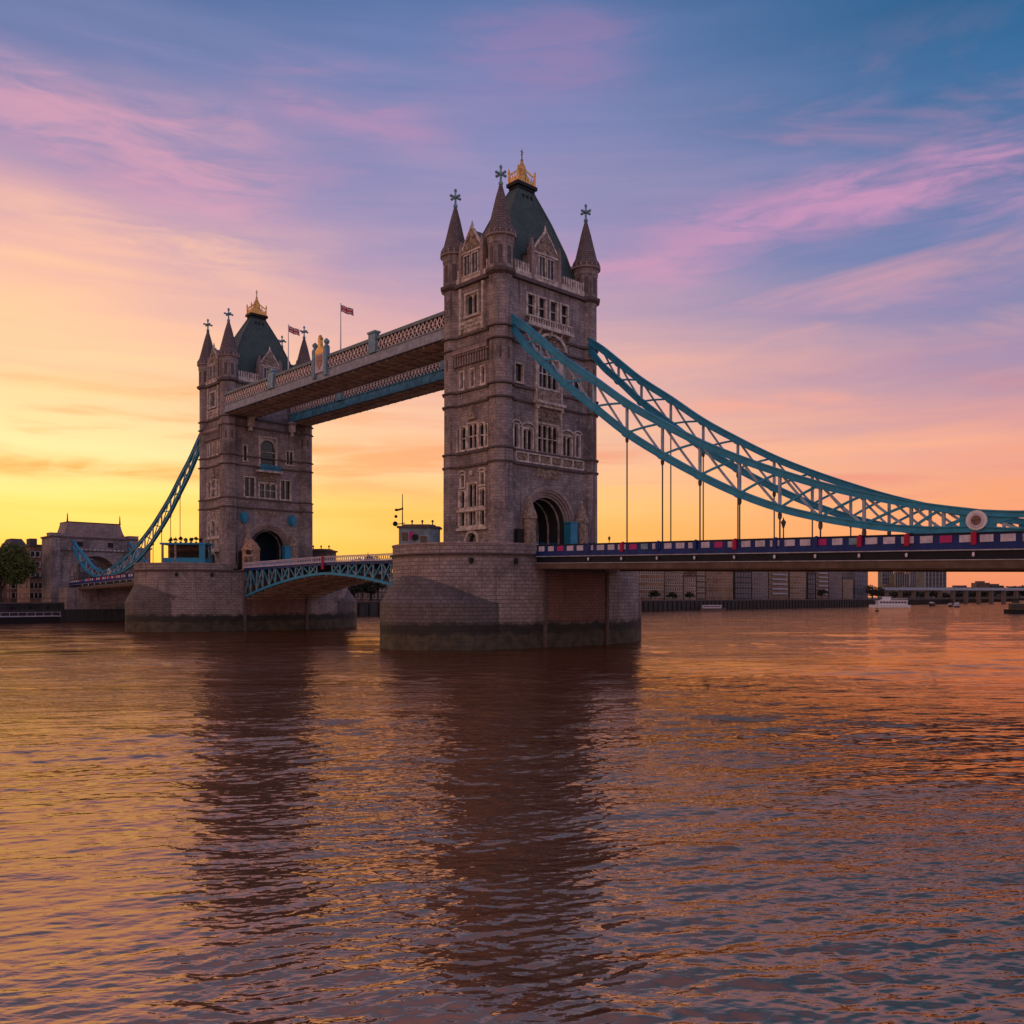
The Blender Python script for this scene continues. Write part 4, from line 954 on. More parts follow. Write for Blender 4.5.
# ------------------------------------------------------------------ high level walkways
def walkway(y0, y1, label, fas, crest):
    W = thing('high_walkway', label, 'walkway', (0, 0, 0), 0, 'high level walkways between the towers')
    xa, xb = XF+NX+.05, -NX-.05; zf = 45.0
    m = MB(); m.box(xa, xb, y0+.3, y1-.3, zf-.35, zf+.25); m.build('soffit', M['soffit'], W)
    m = MB(); x = xa+1
    while x < xb: m.box(x, x+.3, y0+.35, y1-.35, zf-.6, zf-.353); x += 2.4
    m.box(xa, xb, (y0+y1)/2-.15, (y0+y1)/2+.15, zf-.66, zf-.42); m.build('soffit_ribs', M['soffit'], W)
    for y, sg in ((y0, 1), (y1, -1)):
        a, b = sorted((y, y+sg*.45))
        m = MB(); m.box(xa, xb, a, b, zf-.1, zf+1.2); a2, b2 = sorted((y-sg*.14, y+sg*.55)); m.box(xa, xb, a2, b2, zf+1.2, zf+1.4); m.box(xa, xb, a2, b2, zf-.35, zf-.1)
        m.build('fascia_girder', M[fas], W)
        a, b = sorted((y+sg*.3, y+sg*.36)); m = MB(); m.box(xa, xb, a, b, zf+1.4, zf+3.2); m.build('inner_screen', M['darkblue'], W)
        m = MB(); x = xa+.1; yy = y+sg*.14
        while x < xb-1.0:
            m.bar((x,yy,zf+1.42), (x+1.0,yy,zf+3.18), .1, .17); m.bar((x+1.0,yy+.03,zf+1.42), (x,yy+.03,zf+3.18), .1, .17)
            m.prism([(x+.5+.24*cos(pi*k/3), zf+2.3+.28*sin(pi*k/3)) for k in range(6)], yy-.1, yy+.06, lambda p, q, r: (p, r, q)); x += 1.0
        m.bar((xa,yy,zf+2.3), (xb,yy,zf+2.3), .06, .08)
        m.build('lattice', M['lattice'], W)
        a, b = sorted((y-sg*.1, y+sg*.5)); m = MB(); m.box(xa, xb, a, b, zf+3.2, zf+3.45); m.box(xa, xb, a+.1, b-.1, zf+3.45, zf+3.75); m.build('top_rail', M['cabin'], W)
    m = MB(); ym = (y0+y1)/2; m.prism([(y0+.5, zf+3.4), (y1-.5, zf+3.4), (ym+.6, zf+4.0), (ym-.6, zf+4.0)], xa, xb, lambda p, q, r: (r, p, q)); m.build('roof', M['roof'], W)
    for x in (-24.0, -57.5):
        m = MB(); m.box(x-.95, x+.95, y0-.35, y0+.5, zf+1.2, zf+4.3); m.box(x-1.1, x+1.1, y0-.5, y0+.65, zf+4.3, zf+4.6); m.build('pedestal', M['tealp'], W)
    if crest:
        cx = -40.0
        for dx_ in (-1.9, 1.9):
            m = MB(); m.box(cx+dx_-.38, cx+dx_+.38, y0-.45, y0+.4, zf+.2, zf+5.1); m.lathe(cx+dx_, y0, [(.5,zf+5.1), (.5,zf+5.3), (.25,zf+5.5), (.5,zf+5.9), (.5,zf+6.2), (.1,zf+6.6)], 8)
            m.build('crest_post', M['tealp'], W)
        m = MB(); m.box(cx-1.5, cx+1.5, y0-.3, y0+.1, zf+1.0, zf+4.2)
        cp = m.build('crest_panel', M['lilac'], W)
        m = MB(); m.prism([(cx-.9,zf+3.9), (cx+.9,zf+3.9), (cx+.9,zf+2.6), (cx,zf+1.5), (cx-.9,zf+2.6)], y0-.4, y0-.3, lambda p, q, r: (p, r, q)); m.build('shield', M['lodge'], cp)
        m = MB(); m.prism([(cx-1.5,zf+4.2), (cx+1.5,zf+4.2), (cx+1.3,zf+5.0), (cx+.5,zf+5.2), (cx+.35,zf+6.6), (cx+.5,zf+7.0), (cx-.5,zf+7.0), (cx-.35,zf+6.6), (cx-.5,zf+5.2), (cx-1.3,zf+5.0)], y0-.35, y0+.2, lambda p, q, r: (p, r, q))
        m.ball((cx, y0-.1, zf+7.2), .35, 8, 6); m.build('gilded_crest', M['gold'], W)
    return W
walkway(-10.1, -2.8, 'front high walkway with pale lattice balustrade and gilded crest, between the two towers', 'walk', True)
walkway(4.8, 9.8, 'rear high walkway with turquoise fascia, seen below the front walkway', 'tealf', False)

# flags
def flag(x, y, z0, z1, fl, fh, label, ang):
    t_ = thing('flagpole', label, 'flagpole', (x, y, z0), ang, 'flagpoles above the walkways')
    m = MB(); m.lathe(0, 0, [(.13,0), (.06,z1-z0)], 8); m.ball((0,0,z1-z0+.1), .13, 8, 5); m.build('pole', M['white'], t_)
    m = MB(); nu, nv = 30, 16; H_ = z1-z0
    def P(i, j):
        u = i/nu; v = j/nv; return (u*fl, .25*sin(u*7)*u+.1*sin(u*11+v*2), H_-.05-v*fh-u*fl*.42+.06*sin(u*9))
    for i in range(nu):
        for j in range(nv):
            u, v = (i+.5)/nu-.5, (j+.5)/nv-.5; U_ = u*2; d1 = abs(U_-v*2)*.45; d2 = abs(U_+v*2)*.45
            c = 0
            if min(d1, d2) < .14: c = 1
            if min(d1, d2) < .055: c = 2
            if abs(u) < .085 or abs(v) < .17: c = 1
            if abs(u) < .05 or abs(v) < .10: c = 2
            m.cur = c; m.face([P(i,j), P(i+1,j), P(i+1,j+1), P(i,j+1)])
    m.build('flag', [M['fb'], M['fw_'], M['fr']], t_, smooth=True)
flag(-37.9, -7.4, 48.9, 58.0, 2.4, 1.2, 'taller flagpole above the middle of the front walkway, flag blowing right', radians(30))
flag(-56.1, -7.4, 48.9, 58.4, 2.3, 1.2, 'flagpole with red and blue flag beside the roof of the far tower', radians(30))

# ------------------------------------------------------------------ gate towers at the ends of the side spans
def make_abut():
    A = thing('stone_gate_tower', 'low stone gate tower with steep roof and dark arch, left bridge end', 'gate tower', (0,0,0), 0, 'stone gate towers at the bridge ends')
    F = lambda s, z, n: (n, s, z)
    P = [(-12.2,-2), (-6.0,-2), (-6.0,12.9)] + [(-6.0*cos(pi*k/16), 12.9+6.0*sin(pi*k/16)) for k in range(1, 16)] + [(6.0,12.9), (6.0,-2), (12.2,-2), (12.2,24.2), (-12.2,24.2)]
    m = MB(); m.prism([(a, b) for a, b in P], -8.5, 0, F); m.build('body', M['stone'], A)
    m = MB()
    for k in range(20):
        a0, a1 = pi*k/20, pi*(k+1)/20
        m.prism([(6.1*cos(a0), 12.9+6.1*sin(a0)), (6.1*cos(a1), 12.9+6.1*sin(a1)), (7.0*cos(a1), 12.9+7.0*sin(a1)), (7.0*cos(a0), 12.9+7.0*sin(a0))], 0, .35, F)
    m.build('arch_ring', M['stone2'], A)
    m = MB(); sbox(m, F, -12.5, 12.5, 24.0, 24.5, -8.7, .3); sbox(m, F, -12.4, 12.4, 20.3, 20.5, 0, .25); m.build('cornice', M['string'], A)
    m = MB(); prof = [(-9.6,24.5), (-8.9,24.9), (-8.2,26.0), (-7.7,27.4), (-7.4,28.7), (7.4,28.7), (7.7,27.4), (8.2,26.0), (8.9,24.9), (9.6,24.5)]
    def sl(n0, n1):
        m.prism(prof, n0, n1, F)
    sl(-7.9, -.6); m.build('roof', M['stone2'], A)
    m = MB(); sbox(m, F, -7.5, 7.5, 28.7, 28.95, -8.0, -.5); m.build('ridge', M['black'], A)
    for s in (-7.4, 7.4):
        m = MB(); m.lathe(0, 0, [(.3,28.7), (.22,29.3), (.12,31.0), (.02,31.6)], 6, 0, lambda a, b, c, s=s: (a-1.0, b+s, c)); m.build('pinnacle', M['string'], A)
    for s in (-4.3, 4.3):
        m = MB(); sbox(m, F, s-1.1, s+1.1, 21.4, 23.3, 0, .12); wd = m.build('window', M['stone2'], A)
        m = MB(); sbox(m, F, s-.85, s+.85, 21.6, 23.1, .12, .14); m.build('pane', M['dark'], wd)
    m = MB(); sbox(m, F, 12.2, 16.4, -2, 21.5, -7, -.4); sbox(m, F, 12.2, 16.8, 21.5, 22.0, -7.3, -.1); m.build('side_wing', M['stone'], A)
    m = MB(); s = -7.5
    while s < 8: sbox(m, F, s, s+.6, 20.6, 21.0, 0, .3); s += 1.15
    m.build('frieze_blocks', M['trim'], A)
    for s in (-11.0, 11.0):
        m = MB(); sbox(m, F, s-1.4, s+1.4, 24.5, 25.2, -3.0, .5); sbox(m, F, s-1.5, s+1.5, 25.2, 25.4, -3.1, .6)
        sbox(m, F, s-1.2, s+1.2, 4, 24.0, 0, .6); m.build('corner_turret', M['stone'], A)
    return A
AB = make_abut(); AB.location = (-180.2, -1.7, 0)
dup(AB, (97.1, 1.7, 0), pi, 'stone gate tower at the right end of the bridge, outside the picture edge')

# ------------------------------------------------------------------ things on the piers
def cabin(x, y, rz, label, mast_h, sc=1.0, dark=False):
    K = thing('control_cabin', label, 'control cabin', (x, y, 12.68), rz, 'control cabins on the piers')
    c = M['cabin'] if not dark else M['string']
    m = MB(); pts = [(-2.6,-1.9), (1.6,-1.9), (2.6,-.8), (2.6,1.6), (-2.6,1.6)]; m.prism(pts, 0, 3.5, lambda a, b, h_: (a, b, h_)); m.build('walls', c, K)
    m = MB(); m.prism([(p*1.1, q*1.12) for p, q in pts], 3.5, 3.75, lambda a, b, h_: (a, b, h_)); m.prism([(p*.8, q*.8) for p, q in pts], 3.75, 4.0, lambda a, b, h_: (a, b, h_)); m.build('roof', M['string'], K)
    for (a, b, c0, c1) in ((-2.2,-1.3,1.7,2.9), (.3,1.2,1.5,2.4)):
        m = MB(); m.box(a-.08, b+.08, -1.96, -1.9, c0-.08, c1+.08); w_ = m.build('window', M['line'], K); m = MB(); m.box(a, b, -1.99, -1.962, c0, c1); m.build('pane', M['glass'], w_)
    m = MB(); m.prism([(-.4+.45*cos(2*pi*k/16), 2.2+.45*sin(2*pi*k/16)) for k in range(16)], 1.9, 1.98, lambda a, b, h_: (a, -h_, b)); m.build('porthole', M['black'], K)
    m = MB(); m.prism([(-2.0,1.6), (-1.2,1.6), (-1.6,.3)], 1.9, 1.95, lambda a, b, h_: (a+.6, -h_, b+1.4)); m.build('red_pennant', M['pink'], K)
    m = MB(); m.lathe(-2.4, 0, [(.09,3.7), (.05,3.7+mast_h)], 6); m.bar((-3.4,0,4.1), (-2.0,0,4.3), .1); m.bar((-3.0,0,6.1), (-2.3,0,6.3), .22); m.ball((-3.4,0,4.2), .35, 8, 6); m.ball((-3.2,0,6.1), .3, 8, 6, .6); m.ball((-3.3,0,5.2), .22, 8, 6)
    m.build('mast', M['black'], K)
    m = MB()
    for q in (-1.0, .4, 1.8): m.lathe(q, -.5, [(.08,4.0), (.08,4.35), (.18,4.4), (.12,4.65)], 8)
    m.build('roof_lamp', M['black'], K)
    K.scale = (sc, sc, sc); return K
cabin(-1.8, -17.7, radians(45), 'grey blue control cabin with mast and radar on the near pier', 4.6, 1.0)
cabin(XF-.6, 16.0, radians(45), 'dim flat roofed cabin with thin mast on the far pier, right of the far tower', 5.6, 1.3, True)

K = thing('pier_shelter', 'turquoise framed shelter with plants on its roof, on the far pier', 'shelter', (XF+1.0, -16.0, 12.9), radians(47))
m = MB(); m.box(-4.3, 4.3, -1.7, 1.7, .0, .25); m.box(-4.3, 4.3, -1.9, -1.7, .25, 1.9); m.box(-4.3, 4.3, 1.7, 1.85, .25, 1.9); m.build('lower_panel', M['teal'], K)
m = MB(); m.box(-4.7, 4.7, -2.1, 2.1, 4.6, 4.95); m.build('flat_roof', M['teal'], K)
for x in (-4.2, -1.6, 4.2):
    for y in (-1.8, 1.7): m = MB(); m.box(x-.18, x+.18, y-.15, y+.15, .26, 4.6); m.build('post', M['teal'] if x > 0 else M['carved'], K)
m = MB(); m.box(3.2, 4.0, -1.88, -1.72, 1.9, 4.6); m.build('end_panel', M['teal'], K)
m = MB(); m.box(-4.0, 3.9, 1.5, 1.6, 1.9, 4.6); m.build('back_screen', M['rust'], K)
for i in range(7):
    t_ = thing('potted_shrub', 'small dark shrub in a row on the roof of the turquoise shelter', 'shrub', (0,0,0), 0, 'shrubs on the shelter roof')
    a = radians(47); lx = -3.3+i*1.05; t_.location = (XF+1.0+lx*cos(a), -16.0+lx*sin(a), 12.9+4.95)
    m = MB(); m.lathe(0, 0, [(.2,0), (.26,.35)], 8); m.build('pot', M['rust'], t_)
    m = MB()
    for k in range(60):
        v = np.array([random.gauss(0,1) for _ in range(3)]); v = v/np.linalg.norm(v)*random.uniform(.1,.42); c = v+np.array((0,0,.7+.1*(i % 3)))
        e = np.array([random.gauss(0,.12) for _ in range(3)]); g = np.array([random.gauss(0,.12) for _ in range(3)]); m.face([c-e, c+g, c+e, c-g])
    m.build('leaves', M['leafd'], t_)

LG = thing('stone_lodge', 'pale brown pointed stone lodge with round opening, left of the far tower arch', 'stone lodge', (XF+9.0, -5.9, 12.1), radians(-45), )
m = MB(); m.lathe(0, 0, [(2.0,0), (2.0,.4), (1.75,.5), (1.75,4.2), (1.9,4.3), (1.85,4.7), (1.3,5.7), (.5,6.5), (.1,6.8)], 8); m.build('walls', M['lodge'], LG)
m = MB(); G = lambda a, b, c: (1.5+c, a, b)
m.prism([(.5*cos(2*pi*k/16), 3.9+.5*sin(2*pi*k/16)) for k in range(16)], 0, .4, G); m.build('round_opening', M['black'], LG)
for s_ in (-.5, .5): m = MB(); m.prism([(s_-.28,.7), (s_+.28,.7), (s_+.28,2.4), (s_,2.9), (s_-.28,2.4)], .1, .3, G); m.build('niche', M['string'], LG)
m = MB(); m.prism([(-.9,3.05), (.9,3.05), (.9,3.25), (-.9,3.25)], .05, .45, G); m.build('moulding', M['trim'], LG)

# ------------------------------------------------------------------ trees
def tree(x, y, z, H_, R_, label, group=None, nleaf=2600, leafs=.5, mt='leaf', seed=1, cat='tree'):
    r_ = random.Random(seed); t_ = thing('tree', label, cat, (x, y, z), r_.random()*6, group)
    m = MB(); m.lathe(0, 0, [(H_*.035,0), (H_*.025,H_*.2), (H_*.018,H_*.5), (H_*.004,H_*.85)], 8)
    cl = []
    for i in range(16):
        a = r_.random()*6.28; e = r_.uniform(.05, 1.2); d = r_.uniform(.45, .85)*R_
        c = (cos(a)*cos(e)*d, sin(a)*cos(e)*d, H_*.56+sin(e)*d*1.05-R_*.25); cl.append((c, r_.uniform(.28, .46)*R_))
        m.bar((0,0,H_*r_.uniform(.2,.45)), c, H_*.012, n=5)
    cl.append(((0,0,H_*.62), R_*.55)); m.build('trunk', M['bark'], t_)
    m = MB(); n_ = nleaf//len(cl)
    for c, rr_ in cl:
        for k in range(n_):
            v = np.array([r_.gauss(0,1) for _ in range(3)]); v /= np.linalg.norm(v); v *= rr_*r_.uniform(.55, 1.08); v[2] *= .8
            p = np.array(c)+v; e = np.array([r_.gauss(0,1) for _ in range(3)]); e *= leafs*.5/np.linalg.norm(e); g = np.cross(e, [r_.gauss(0,1) for _ in range(3)]); g *= leafs*.4/max(.01, np.linalg.norm(g))
            m.face([p-e, p+g, p+e, p-g])
    m.build('crown', M[mt], t_); return t_
tree(-188, -24.8, 4.6, 17, 9.4, 'rounded green tree at the left edge, in front of the brick buildings', None, 15000, .6, 'leaf', 3)

# ------------------------------------------------------------------ waterside buildings
def building(x0, x1, y0, y1, h_, bi, label, group=None, cols=5, rows=5, roof='flat', face='px', wcol='glass', ws=(1.3,1.7), rz=0, balc=False):
    """box building; windows on the +x (river) side, facing the photograph"""
    cx, cy = (x0+x1)/2, (y0+y1)/2; a, b = (x1-x0)/2, (y1-y0)/2
    B = thing('waterside_building', label, 'building', (cx, cy, 4.6), rz, group)
    m = MB(); m.box(-a, a, -b, b, 0, h_); m.build('walls', BR[bi], B)
    m = MB()
    if roof == 'gable': m.prism([(-b-.3,h_), (b+.3,h_), (0,h_+b*.42)], -a-.3, a+.3, lambda p, q, r: (r, p, q))
    elif roof == 'hip':
        A_ = [(-a-.3,-b-.3,h_), (a+.3,-b-.3,h_), (a+.3,b+.3,h_), (-a-.3,b+.3,h_)]; T_ = [(-a*.4,-b*.6,h_+3.5), (a*.4,-b*.6,h_+3.5), (a*.4,b*.6,h_+3.5), (-a*.4,b*.6,h_+3.5)]; m.hexa(A_+T_)
    else: m.box(-a-.3, a+.3, -b-.3, b+.3, h_, h_+.6); m.box(-a*.5, a*.1, -b*.4, b*.3, h_+.6, h_+2.8)
    m.build('roof', BR[5], B)
    me = None; mp = None
    r_ = random.Random(int(cx*3+cy))
    for fc in ('x', 'y'):
        W_ = b if fc == 'x' else a; n_ = cols if fc == 'x' else max(2, min(5, int(a*2/5)))
        for i in range(n_):
            for j in range(rows):
                s = -W_+(i+.5)*2*W_/n_; z = 1.2+(j+.5)*(h_-2)/rows
                if me is None:
                    q = MB(); hw, hh = ws[0]/2, ws[1]/2
                    for aa in ((-hw-.12,-hw,-hh,hh), (hw,hw+.12,-hh,hh), (-hw-.12,hw+.12,hh,hh+.15), (-hw-.25,hw+.25,-hh-.2,-hh)): q.box(0, .14, aa[0], aa[1], aa[2], aa[3])
                    q.cur = 1; q.box(-.05, .03, -hw, hw, -hh, hh); o = q.build('window', [M['line' if bi in (5,7,4) else 'trim'], M[wcol]], B); me = o.data
                else: o = bpy.data.objects.new('window', me); COL.objects.link(o); o.parent = B
                if fc == 'x': o.location = (a, s, z)
                else: o.location = (s, -b, z); o.rotation_euler = (0, 0, -pi/2)
    if balc:
        m = MB()
        for j in range(1, rows): z = 1.0+j*(h_-2)/rows; m.box(a, a+1.2, -b*.8, b*.8, z-.1, z+.08); m.box(a+1.12, a+1.2, -b*.8, b*.8, z+.08, z+1.0)
        m.build('balconies', M['line'], B)
    return B
# inverse projection: where the sight line through a column of the picture meets the building line (used once to read off widths)
def y_at(px, x):
    t_ = radians(YAW); d = np.array((cos(t_), sin(t_)))+np.array((sin(t_), -cos(t_)))*(px-512)/FPX
    return CAMP[1]+d[1]*(x-CAMP[0])/d[0]
rows_ = [ # px0, px1, height, brick, cols, rows, roof, balcony, label
 (636,664,22,1,8,4,'gable',False,'sand brown warehouse nearest the large pier, under the right span'),
 (665,683,20,6,5,4,'gable',False,'buff gabled warehouse, second along from the large pier'),
 (684,696,14,3,4,3,'flat',False,'low pale building in a gap between warehouses'),
 (697,705,22,2,3,5,'flat',False,'narrow dark brown block beside the plain wide block'),
 (706,733,24,1,5,3,'flat',False,'wide plain brown block with few windows, under the right span'),
 (735,751,22,5,4,5,'flat',False,'charcoal block left of the gridded flats'),
 (752,768,24,4,6,6,'flat',False,'grey block with a regular grid of pale windows'),
 (769,788,24,0,5,6,'flat',True,'brown flats with long horizontal balconies'),
 (790,806,24,1,6,5,'gable',False,'orange brown gabled warehouse beside a dark gap'),
 (808,815,19,5,2,4,'flat',False,'narrow black slab block between brown ones'),
 (816,828,23,2,4,6,'flat',True,'dark brown balconied flats right of the black slab'),
 (829,842,24,4,3,5,'flat',False,'mauve grey block, third from the right end of the row'),
 (843,853,16,6,4,4,'flat',False,'small sand block near the right end of the row'),
 (855,868,26,7,3,6,'flat',False,'slate grey block at the right end of the waterfront row')]
for (p0, p1, hh, bi, c_, r__, rf_, bl, lab) in rows_:
    xq = -196 - (p0-640)*.09; ya, yb = y_at(p0, xq), y_at(p1, xq)
    building(xq-22, xq, ya, yb, hh, bi, lab, 'waterfront blocks under the right span', int(c_*1.7), r__+1, rf_, balc=bl, ws=(1.2, 1.7))
# left bank, behind the tree
def lb(p0, p1, x, h_, bi, lab, c_, r__, rf_): building(x-14, x, y_at(p0, x), y_at(p1, x), h_, bi, lab, 'brick buildings on the left bank', c_, r__, rf_, ws=(1.1,1.6))
lb(-40, 10, -226, 17.5, 0, 'red brick building mostly behind the tree at the left edge', 7, 5, 'flat')
lb(11, 29, -216, 17.5, 2, 'brown brick building between the tree top and the gate tower', 4, 5, 'hip')
lb(30, 50, -206, 18, 0, 'tall orange brick building touching the left side of the gate tower', 4, 5, 'flat')
lb(30, 42, -198, 8, 3, 'low pale brick house in front of the tall orange one', 3, 2, 'gable')
lb(78, 128, -330, 24, 5, 'added charcoal block behind the stone gate tower arch, hiding bright sky', 6, 4, 'flat')  # added to darken the view through the gate tower arch
# seen between the towers, low
building(-214,-196, y_at(372,-196), y_at(392,-196), 14, 2, 'dark brown building seen low between the two piers', None, 5, 4, 'flat')
building(-214,-196, y_at(345,-196), y_at(370,-196), 11, 0, 'low brick building under the opening span', None, 5, 3, 'gable')
for i, (p, hh) in enumerate(((346,8), (354,10), (362,11), (370,9), (378,12))):
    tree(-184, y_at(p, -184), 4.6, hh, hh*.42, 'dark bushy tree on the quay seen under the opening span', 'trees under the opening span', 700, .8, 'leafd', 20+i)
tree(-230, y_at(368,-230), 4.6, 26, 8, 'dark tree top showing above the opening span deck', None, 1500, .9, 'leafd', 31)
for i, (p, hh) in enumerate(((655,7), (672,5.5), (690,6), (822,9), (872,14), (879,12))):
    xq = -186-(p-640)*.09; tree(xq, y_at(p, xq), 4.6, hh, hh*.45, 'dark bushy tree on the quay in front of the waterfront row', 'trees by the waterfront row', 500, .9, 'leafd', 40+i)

# far downstream: glass towers, low bridge line, trees
def far_tower(px0, px1, dist, ztop, bi, label, n=6):
    t_ = radians(YAW); d0 = np.array((cos(t_), sin(t_))); d1 = np.array((sin(t_), -cos(t_)))
    c = np.array(CAMP[:2])+d0*dist+d1*dist*((px0+px1)/2-512)/FPX; wd = dist*(px1-px0)/FPX
    B = thing('distant_tower', label, 'tower block', (c[0], c[1], 4.6), radians(YAW-90), 'distant tower blocks under the right span')
    m = MB(); m.box(-wd/2, wd/2, 0, wd*.9, 0, ztop-4.6); m.build('walls', BR[bi], B)
    m = MB(); m.box(-wd*.3, wd*.3, wd*.2, wd*.7, ztop-4.6, ztop-1); m.build('plant_room', M['string'], B)
    k = int((ztop-8)/7)
    for i in range(k):
        m = MB(); m.box(-wd*.46, wd*.46, -.35, 0.0, 3+i*7, 6.5+i*7); m.build('window_band', M['glass'], B)
    m = MB()
    for i in range(n+1): q = -wd/2+wd*i/n; m.box(q-wd*.015, q+wd*.015, -.8, -.36, 0, ztop-4.6)
    m.build('fins', M['line'], B); return B
far_tower(882, 893, 1500, 58, 7, 'dark blue tower block left in the distant group')
far_tower(895, 909, 1450, 45, 5, 'stepped dark tower block in the middle of the distant group')
far_tower(910, 922, 1650, 66, 4, 'brownish tower block just left of the pale glass one')
far_tower(925, 946, 1500, 72, 7, 'pale blue glass tower block at the right end of the distant group')
t_ = radians(YAW); d0 = np.array((cos(t_), sin(t_))); d1 = np.array((sin(t_), -cos(t_)))
def W2(px, dist): return np.array(CAMP[:2])+d0*dist+d1*dist*(px-512)/FPX
# long low jetty bridge
a, b = W2(880, 900), W2(1150, 1000); d = b-a; L_ = np.linalg.norm(d)
J = thing('low_bridge', 'long low grey jetty bridge far down the river at right', 'bridge', (a[0], a[1], 0), atan2(d[1], d[0]))
m = MB(); m.box(0, L_, -3, 3, 14, 15.2); m.build('deck', M['line'], J)
m = MB(); m.box(0, L_, -3, -2.8, 15.2, 16.8); m.build('railing', M['brace'], J)
for i in range(22): m = MB(); q = L_*(i+.5)/22; m.box(q-1.2, q+1.2, -2, 2, -2, 14); m.build('support', M['string'], J)
fi = None
for i in range(46):
    px = 872+i*4.6+random.uniform(-1.5, 1.5); dist = random.uniform(1050, 1500) if px < 990 else random.uniform(1500, 2000)
    p = W2(px, dist); hh = random.uniform(11, 20)*(dist/1300)
    if fi is None:
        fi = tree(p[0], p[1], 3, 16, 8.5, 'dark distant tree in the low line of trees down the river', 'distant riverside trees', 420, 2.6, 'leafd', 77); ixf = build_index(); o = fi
    else: o = dup(fi, (p[0], p[1], 3), random.random()*6, fi['label'], ixf)
    o.scale = (hh/16*1.3, hh/16*1.3, hh/16)
fl = [(884,900,1350,24,2),(902,924,1300,20,5),(926,950,1400,18,4),(952,975,1700,26,5),(976,990,1900,38,2),(991,1004,1900,32,5),(1005,1040,2000,28,4),(1041,1080,2000,34,2)]
names = ['dark brown', 'charcoal', 'low grey', 'wide charcoal', 'tall brown stepped', 'blackish', 'long grey', 'brown end']
for (p0, p1, dist, hh, bi), nm in zip(fl, names):
    a = W2((p0+p1)/2, dist); wd = (p1-p0)/FPX*dist
    B = thing('distant_building', nm+' building on the far skyline behind the low jetty bridge', 'building', (a[0], a[1], 4.6), radians(YAW-90), 'distant skyline buildings')
    m = MB(); m.box(-wd/2, wd/2, 0, 20, 0, hh-4.6); m.build('walls', BR[bi], B)
    m = MB(); m.box(-wd/3, wd/6, 2, 14, hh-4.6, hh-1); m.build('roof_block', M['string'], B)

# ------------------------------------------------------------------ boats
def hull(m, L, Wd, H_, z0=-.4, n=14):
    pts = []
    for i in range(n+1):
        t_ = i/n; x = -L/2+L*t_; w_ = Wd/2*(min(1, .75+t_*1.2) if t_ < .3 else 1)*(1 if t_ < .65 else sqrt(max(0, 1-((t_-.65)/.35)**2)))
        pts.append((x, max(.04, w_), H_*(1+.25*max(0, t_-.6))))
    for (x0, w0, h0), (x1, w1, h1) in zip(pts, pts[1:]):
        m.hexa([(x0,-w0*.8,z0), (x1,-w1*.8,z0), (x1,w1*.8,z0), (x0,w0*.8,z0), (x0,-w0,h0), (x1,-w1,h1), (x1,w1,h1), (x0,w0,h0)])
def ferry(x, y, rz, L, label, hullm, cabm, name='passenger_boat', two=True, roofm='white', zs=1.25):
    B = thing(name, label, 'boat', (x, y, 0), rz); B.scale = (1, 1, zs)
    m = MB(); hull(m, L, L*.24, L*.055); m.build('hull', M[hullm], B)
    h0 = L*.055; w_ = L*.1
    m = MB(); m.box(-L*.42, L*.30, -w_, w_, h0, h0+L*.085); m.build('cabin', M[cabm], B)
    for i in range(9):
        q = -L*.39+i*L*.074; m = MB(); m.box(q, q+L*.055, -w_-.04, -w_+.02, h0+L*.03, h0+L*.07); m.box(q, q+L*.055, w_-.02, w_+.04, h0+L*.03, h0+L*.07); m.build('window', M['glass'], B)
    m = MB(); m.box(-L*.44, L*.33, -w_*1.08, w_*1.08, h0+L*.085, h0+L*.094); m.build('cabin_roof', M[roofm], B)
    if two:
        z = h0+L*.094; m = MB(); m.box(-L*.02, L*.2, -w_*.7, w_*.7, z, z+L*.065); m.box(-L*.05, L*.23, -w_*.8, w_*.8, z+L*.065, z+L*.073); wh = m.build('wheelhouse', M[cabm], B)
        m = MB(); m.box(L*.2, L*.201+.03, -w_*.6, w_*.6, z+L*.025, z+L*.055); m.box(0, L*.18, -w_*.7-.03, -w_*.7, z+L*.025, z+L*.055); m.build('wheelhouse_pane', M['glass'], wh)
        m = MB(); 
        for sy in (-1, 1):
            m.bar((-L*.42, sy*w_, z+L*.035), (-L*.04, sy*w_, z+L*.035), .12)
            for i in range(8): m.bar((-L*.42+i*L*.054, sy*w_, z), (-L*.42+i*L*.054, sy*w_, z+L*.035), .1)
        m.build('railing', M[roofm], B)
    m = MB(); m.lathe(L*.08, 0, [(.1,h0+L*.09), (.05,h0+L*.26)], 6); m.build('mast', M['black'], B)
    return B
def at(px, py):
    dist = CAMP[2]*FPX/(py-HOR); return W2(px, dist)
p = at(889, 607.6); ferry(p[0], p[1], radians(YAW-90+178), 26, 'white two deck passenger boat moored at the quay end, right of the waterfront row', 'white', 'white')
p = at(1018, 613.5); ferry(p[0], p[1], radians(YAW-90+170), 11, 'black hulled boat with brown cabin at the right edge', 'black', 'rust', 'tug_boat', True, 'carved', 2.6)
p = at(713, 610); ferry(p[0], p[1], radians(YAW-90+4), 14, 'pale small boat moored against the dark quay below the right span', 'string', 'lilac', 'moored_boat', False)
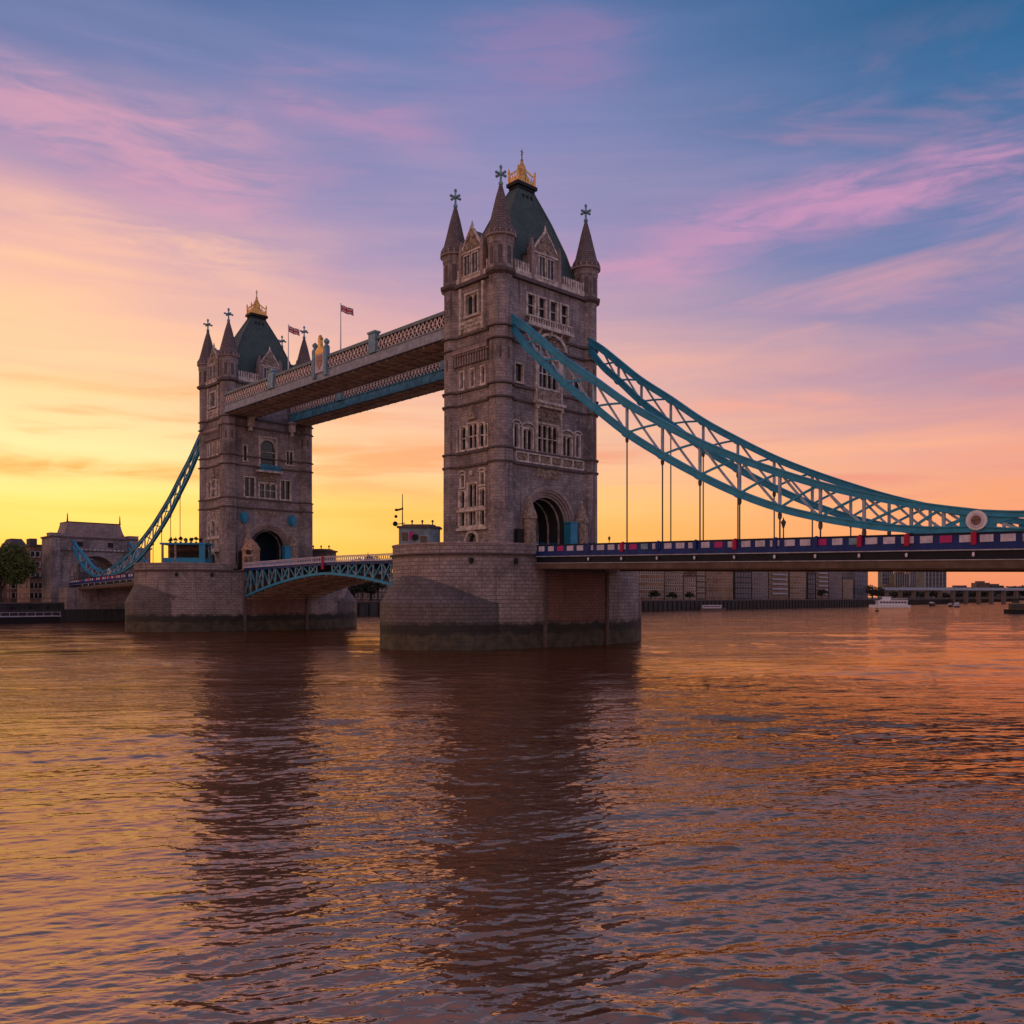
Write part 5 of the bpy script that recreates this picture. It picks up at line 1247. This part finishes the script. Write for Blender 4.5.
for (px, py, L_, lab, cm) in ((932.5,606.3,7,'small dark boat between the white boat and the paired boats','black'), (951,607,5.5,'left one of the two small boats close together on the open river','string'), (957.5,607.2,6.5,'right one of the two small boats close together, with pale cabin','lilac')):
    p = at(px, py); B = ferry(p[0], p[1], radians(YAW-90+35), L_, lab, 'black', cm, 'small_boat', True, 'white', 2.4)
p = at(877, 611.5); B = thing('mooring_buoy', 'small dark buoy floating in front of the white passenger boat', 'buoy', (p[0], p[1], 0))
m = MB(); m.lathe(0, 0, [(.4,-.4), (.9,-.1), (.95,.3), (.5,.7), (.12,.8), (.1,1.3)], 12); m.build('float', M['black'], B)
m = MB(); m.lathe(0, 0, [(.3,1.3), (.3,1.6), (.05,1.75)], 8); m.build('top_mark', M['rust'], B)
# pontoon at the left bank
PT = thing('landing_pontoon', 'long dark landing pontoon against the left bank, below the tree', 'pontoon', (-160, -36, 0), radians(90))
m = MB(); m.box(-18, 18, -2.6, 2.6, -.5, 1.7); m.build('hull', M['black'], PT)
m = MB(); m.box(-18.2, 18.2, -2.8, 2.8, 1.7, 1.9); m.build('deck', M['line'], PT)
m = MB()
for i in range(19): m.bar((-18+i*2, -2.6, 1.9), (-18+i*2, -2.6, 2.9), .08)
m.bar((-18, -2.6, 2.9), (18, -2.6, 2.9), .08); m.build('railing', M['lilac'], PT)
for i, (yy, lab) in enumerate(((-36, 'pale small boat beside the pontoon at the left edge'), (-30.5, 'pale small boat beside the pontoon, just right of the leftmost boat'), (-25, 'pale small boat at the right end of the pontoon'))):
    ferry(-170.5, yy, radians(90), 6, lab, 'lilac', 'lilac', 'moored_boat', False)
# bank foundation under the left gate tower
m = MB(); m.box(-182, -172, -12, 16, -2, 9.6); o = m.build('abutment_wall', M['stone']); tag(o, 'stone and brick abutment wall under the left end of the deck', 'wall')
m = MB(); m.box(-171.9, -168, -30, 24, -2, 3.4); o = m.build('foreshore_wall', M['quay']); tag(o, 'low black river wall in front of the left abutment', 'wall')
print('objects', len(COL.objects))
